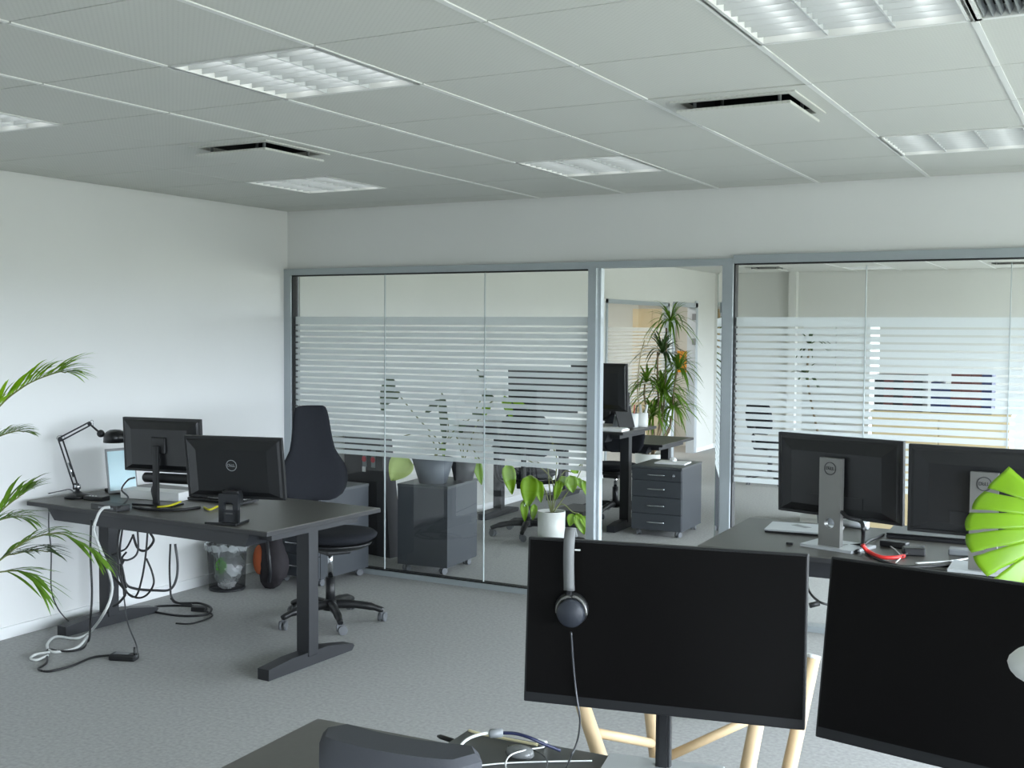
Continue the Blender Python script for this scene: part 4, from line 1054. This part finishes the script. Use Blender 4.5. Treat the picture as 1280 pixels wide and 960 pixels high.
o = obj('control_puck', MB().lathe([(0, 0), (.028, 0), (.031, .006), (.027, .018), (.012, .022), (0, .022)], (0, 0, 0), 26, Matrix.Diagonal((1.15, .8, 1))), mat('smoky grey plastic', (104, 106, 106), .2)); o.location = rz_(650, 945); tag(o, 'smoky grey control puck on the riser', 'control puck')
# foreground chair
fch = make_chair('black office chair with a padded back cut off by the bottom edge of the photo', (-.905, 1.60), R_(184), [(z, c_, h_ if z < 1.0 else max(h_, .128 if z < 1.15 else .118)) for z, c_, h_ in BACK_TALL], .50, None, back_y=.25, legrot=.2, curve=.05, dz=.018, th=.075, cloth=mat('dark grey padded fabric', (64, 66, 71), .75, spec=.35, bump=.2, bscale=600))
# white lamp at the right edge
wl = Vector((-.05, 1.56, FH))
t = thing('table_lamp', 'white rounded lamp head poking in at the right edge before the near screen', 'lamp', wl)
hp = at(1334, 836, 1.40)-wl
obj('lamp_head', MB().ball(hp, (.068, .05, .030)), WHITEP, t); obj('stem', MB().tube(spline([(0.1, 0, .012), (.1, 0, .3), (hp.x+.01, hp.y, hp.z-.03)]), .008, 8), WHITEP, t); obj('base', MB().lathe([(0, 0), (.07, 0), (.07, .012), (0, .016)], (.1, 0, 0), 24), WHITEP, t)

# upturned wooden stool behind the foreground desk
sc_ = Vector((-.96, 2.86, 0))
t = thing('wooden_stool', 'upturned pale wooden stool with legs in the air behind the near screen', 'stool', sc_)
def sq(u, v, d): return at(u, v, d)-sc_
legs = [(sq(722, 862, 2.85), sq(748.5, 945, 2.87)), (sq(806, 826, 3.1), sq(818, 930, 3.08)), (sq(954, 862, 2.85), sq(935, 960, 2.87)), (sq(1017, 821, 3.15), sq(1001, 900, 3.13))]
bots = []
for a, b in legs:
    d = b-a; k = (.05-a.z)/d.z; bt = a+d*k
    bt = Vector((bt.x*.9, bt.y*.9, .05)); bots.append(bt)
    l_ = obj('leg', MB().tube([a, a+(bt-a)*.5, bt], [.0185, .021, .021], 18), WOOD, t)
    g = obj('glide', MB().cyl(a+(a-b).normalized()*.006, a-(a-b).normalized()*.004, .019, 18), WHITEP, l_); g['label'] = 'white floor glide'
def onleg(k, z): a, b = legs[k][0], bots[k]; return a+(b-a)*((z-a.z)/(b.z-a.z))
def zleg(k, v):      # height on leg k seen at image row v
    a, b = legs[k]; return a.z+(b.z-a.z)*((v-[862, 826, 862, 821][k])/([945, 930, 960, 900][k]-[862, 826, 862, 821][k]))
for i, j, vi, vj in ((0, 1, 915, 930), (1, 3, 952, 868)):
    obj('rung', MB().tube([onleg(i, zleg(i, vi)), onleg(j, zleg(j, vj))], .0125, 12), WOOD, t)
obj('seat', MB().lathe([(0, 0), (.165, 0), (.175, .012), (.175, .03), (.165, .04), (.12, .05), (0, .05)], (sum((b.x for b in bots))/4, sum((b.y for b in bots))/4, 0), 36), WOOD, t)

# ================================================================== PLANTS IN THIS ROOM
# monstera
mp = Vector((.02, 3.55, 0))
t = thing('monstera', 'monstera with a big split leaf at the right edge behind the near screen', 'potted plant', mp)
pot(t, .15, .18, .34, POTG)
def lobe_leaf(parent, base, tip, bend, cuts=5):
    """heart-shaped blade whose margin is cut by narrow slits that stop short of the midrib"""
    Y = (tip-base); L = Y.length; Y = Y.normalized(); n = (-FWD+Vector((0, 0, .35))).normalized(); X = Y.cross(n).normalized(); n = X.cross(Y)
    def mid(t): return (0, .02+.66*t)
    def rim(t): return (.60*math.sin(PI*min(1, .10+.90*t))**.62, -.20+1.26*t**.82)
    mb = MB()
    edges = [0]+[.16+.70*k/(cuts-1) for k in range(cuts)]+[1]
    for s_ in (-1, 1):
        for k in range(len(edges)-1):
            ta, tb_ = edges[k], edges[k+1]; tc_ = (ta+tb_)/2; P = []
            for iu in range(13):
                u = iu/12; sh = 1-(.15*min(1, max(0, (u-.42)/.30))**.7); row = []
                for it in range(7):
                    tt = ta+(tb_-ta)*it/6
                    if (k > 0 or tt > tc_) and (k < len(edges)-2 or tt < tc_): tt = tc_+(tt-tc_)*sh
                    rnd_ = 1-.03*abs(it-3)**2/9*(u > .8)
                    a, b = mid(tt), rim(tt); xx, yy = a[0]+(b[0]-a[0])*u*rnd_, a[1]+(b[1]-a[1])*u
                    row.append(base+X*(s_*xx*L)+Y*(yy*L)+n*(L*(-bend*xx*xx-.25*(yy-.4)**2+.05*abs(xx))))
                P.append(row)
            mb.grid(P)
    o = obj('leaf', mb, LEAFM, parent, .0012)
    obj('midrib', MB().tube([base+Y*L*t_+n*(L*-.25*(t_-.4)**2+.001) for t_ in (0, .2, .4, .6, .7)], [.004, .0035, .003, .002, .001], 6), LEAFP, o)
    return o
petiole = obj('petiole', MB().tube(spline([(0, 0, .31), (0.02, -.05, .8), at(1330, 640, 3.35)-mp, at(1301, 613, 3.26)-mp]), .007, 8), STEM, t)
lobe_leaf(petiole, at(1301, 614, 3.25)-mp, at(1284, 744, 3.17)-mp, .5)
for k, (a, h_) in enumerate(((.6, .95), (-.5, .8), (1.6, .7))):
    d = Vector((math.cos(a), math.sin(a), 0))
    pe = obj('petiole', MB().tube(spline([(0, 0, .31), d*.08+Vector((0, 0, .6)), d*.22+Vector((0, 0, h_))]), .006, 8), STEM, t)
    lobe_leaf(pe, d*.22+Vector((0, 0, h_)), d*.50+Vector((0, 0, h_-.14)), .5)
# palm at the left edge
pm = onz(-95, 985, 0)
t = thing('potted_palm', 'green palm whose fronds reach in from the left edge of the photo', 'potted palm', pm)
pot(t, .15, .19, .34, POTW)
PD = (pm-ORI).dot(FWD)
def pq(u, v, d=0.): return at(u, v, PD+d)-pm
def frond(pts, nleaf, Ll, wd, seed, start=.3, droop=.35, fold=.5, mat_=LEAF):
    r2 = random.Random(seed); path = spline(pts, 8); n = len(path)
    s = obj('frond', MB().tube(path, [.006-.0045*i/(n-1) for i in range(n)], 6), STEM, t)
    mb = MB()
    for k in range(nleaf):
        f = start+(1-start)*k/(nleaf-1); i = min(int(f*(n-1)), n-2); p = path[i].lerp(path[i+1], f*(n-1)-i); tg = (path[i+1]-path[i]).normalized()
        side = tg.cross(Vector((0, 0, 1))).normalized(); upv = side.cross(tg)
        l = Ll*(.55+.45*math.sin(PI*min(1, .25+.75*(1-f)))) * (1 if f < .85 else .8)
        for sg in (-1, 1):
            d = (tg*(.75+.2*f)+side*sg*fold*r2.uniform(.6, 1.2)+upv*r2.uniform(-.05, .25)).normalized()*l*r2.uniform(.8, 1.1)
            blade(mb, p, p+d-Vector((0, 0, droop*l*r2.uniform(.2, .8))), .25*r2.uniform(.4, 1.1), wd, 6, fold=.15)
    obj('leaflets', mb, mat_, s)
crown = [pq(-80, 800), pq(-90, 810), pq(-70, 805)]
base0 = Vector((0, 0, .31))
def F_(pts, **k): return [base0, crown[rnd.randrange(3)]]+pts
frond(F_([pq(-50, 600), pq(-10, 520), pq(30, 483), pq(70, 466), pq(82, 466)]), 30, .16, .016, 1, .45, .1, .22, LEAFB)
frond(F_([pq(-60, 620), pq(-30, 560), pq(0, 545), pq(20, 539), pq(30, 540)], ), 18, .10, .011, 2, .55, .15, .3, LEAF)
frond(F_([pq(-50, 720), pq(-25, 670), pq(0, 640), pq(22, 622), pq(30, 617)]), 16, .17, .012, 3, .5, .1, .6, LEAF)
frond(F_([pq(-50, 740), pq(0, 700), pq(35, 675), pq(75, 667), pq(105, 682), pq(122, 694)]), 20, .15, .013, 4, .45, .45, .5, LEAF)
frond(F_([pq(-40, 745), pq(0, 700), pq(20, 692), pq(45, 688), pq(60, 690)]), 16, .14, .011, 5, .5, .3, .5, LEAFD)
frond(F_([pq(-40, 770), pq(-10, 722), pq(10, 714), pq(30, 715), pq(40, 722)]), 9, .18, .016, 6, .6, .9, .35, LEAF)
frond(F_([pq(-60, 700), pq(-20, 660), pq(0, 650), pq(20, 646), pq(34, 650)]), 16, .14, .011, 7, .5, .3, .6, LEAF)
frond(F_([pq(-120, 640), pq(-150, 560), pq(-180, 540), pq(-220, 560)]), 18, .18, .014, 8, .4, .3, .5, LEAF)
frond(F_([pq(-130, 700), pq(-180, 660), pq(-240, 660), pq(-280, 700)]), 18, .18, .014, 9, .4, .3, .5, LEAF)
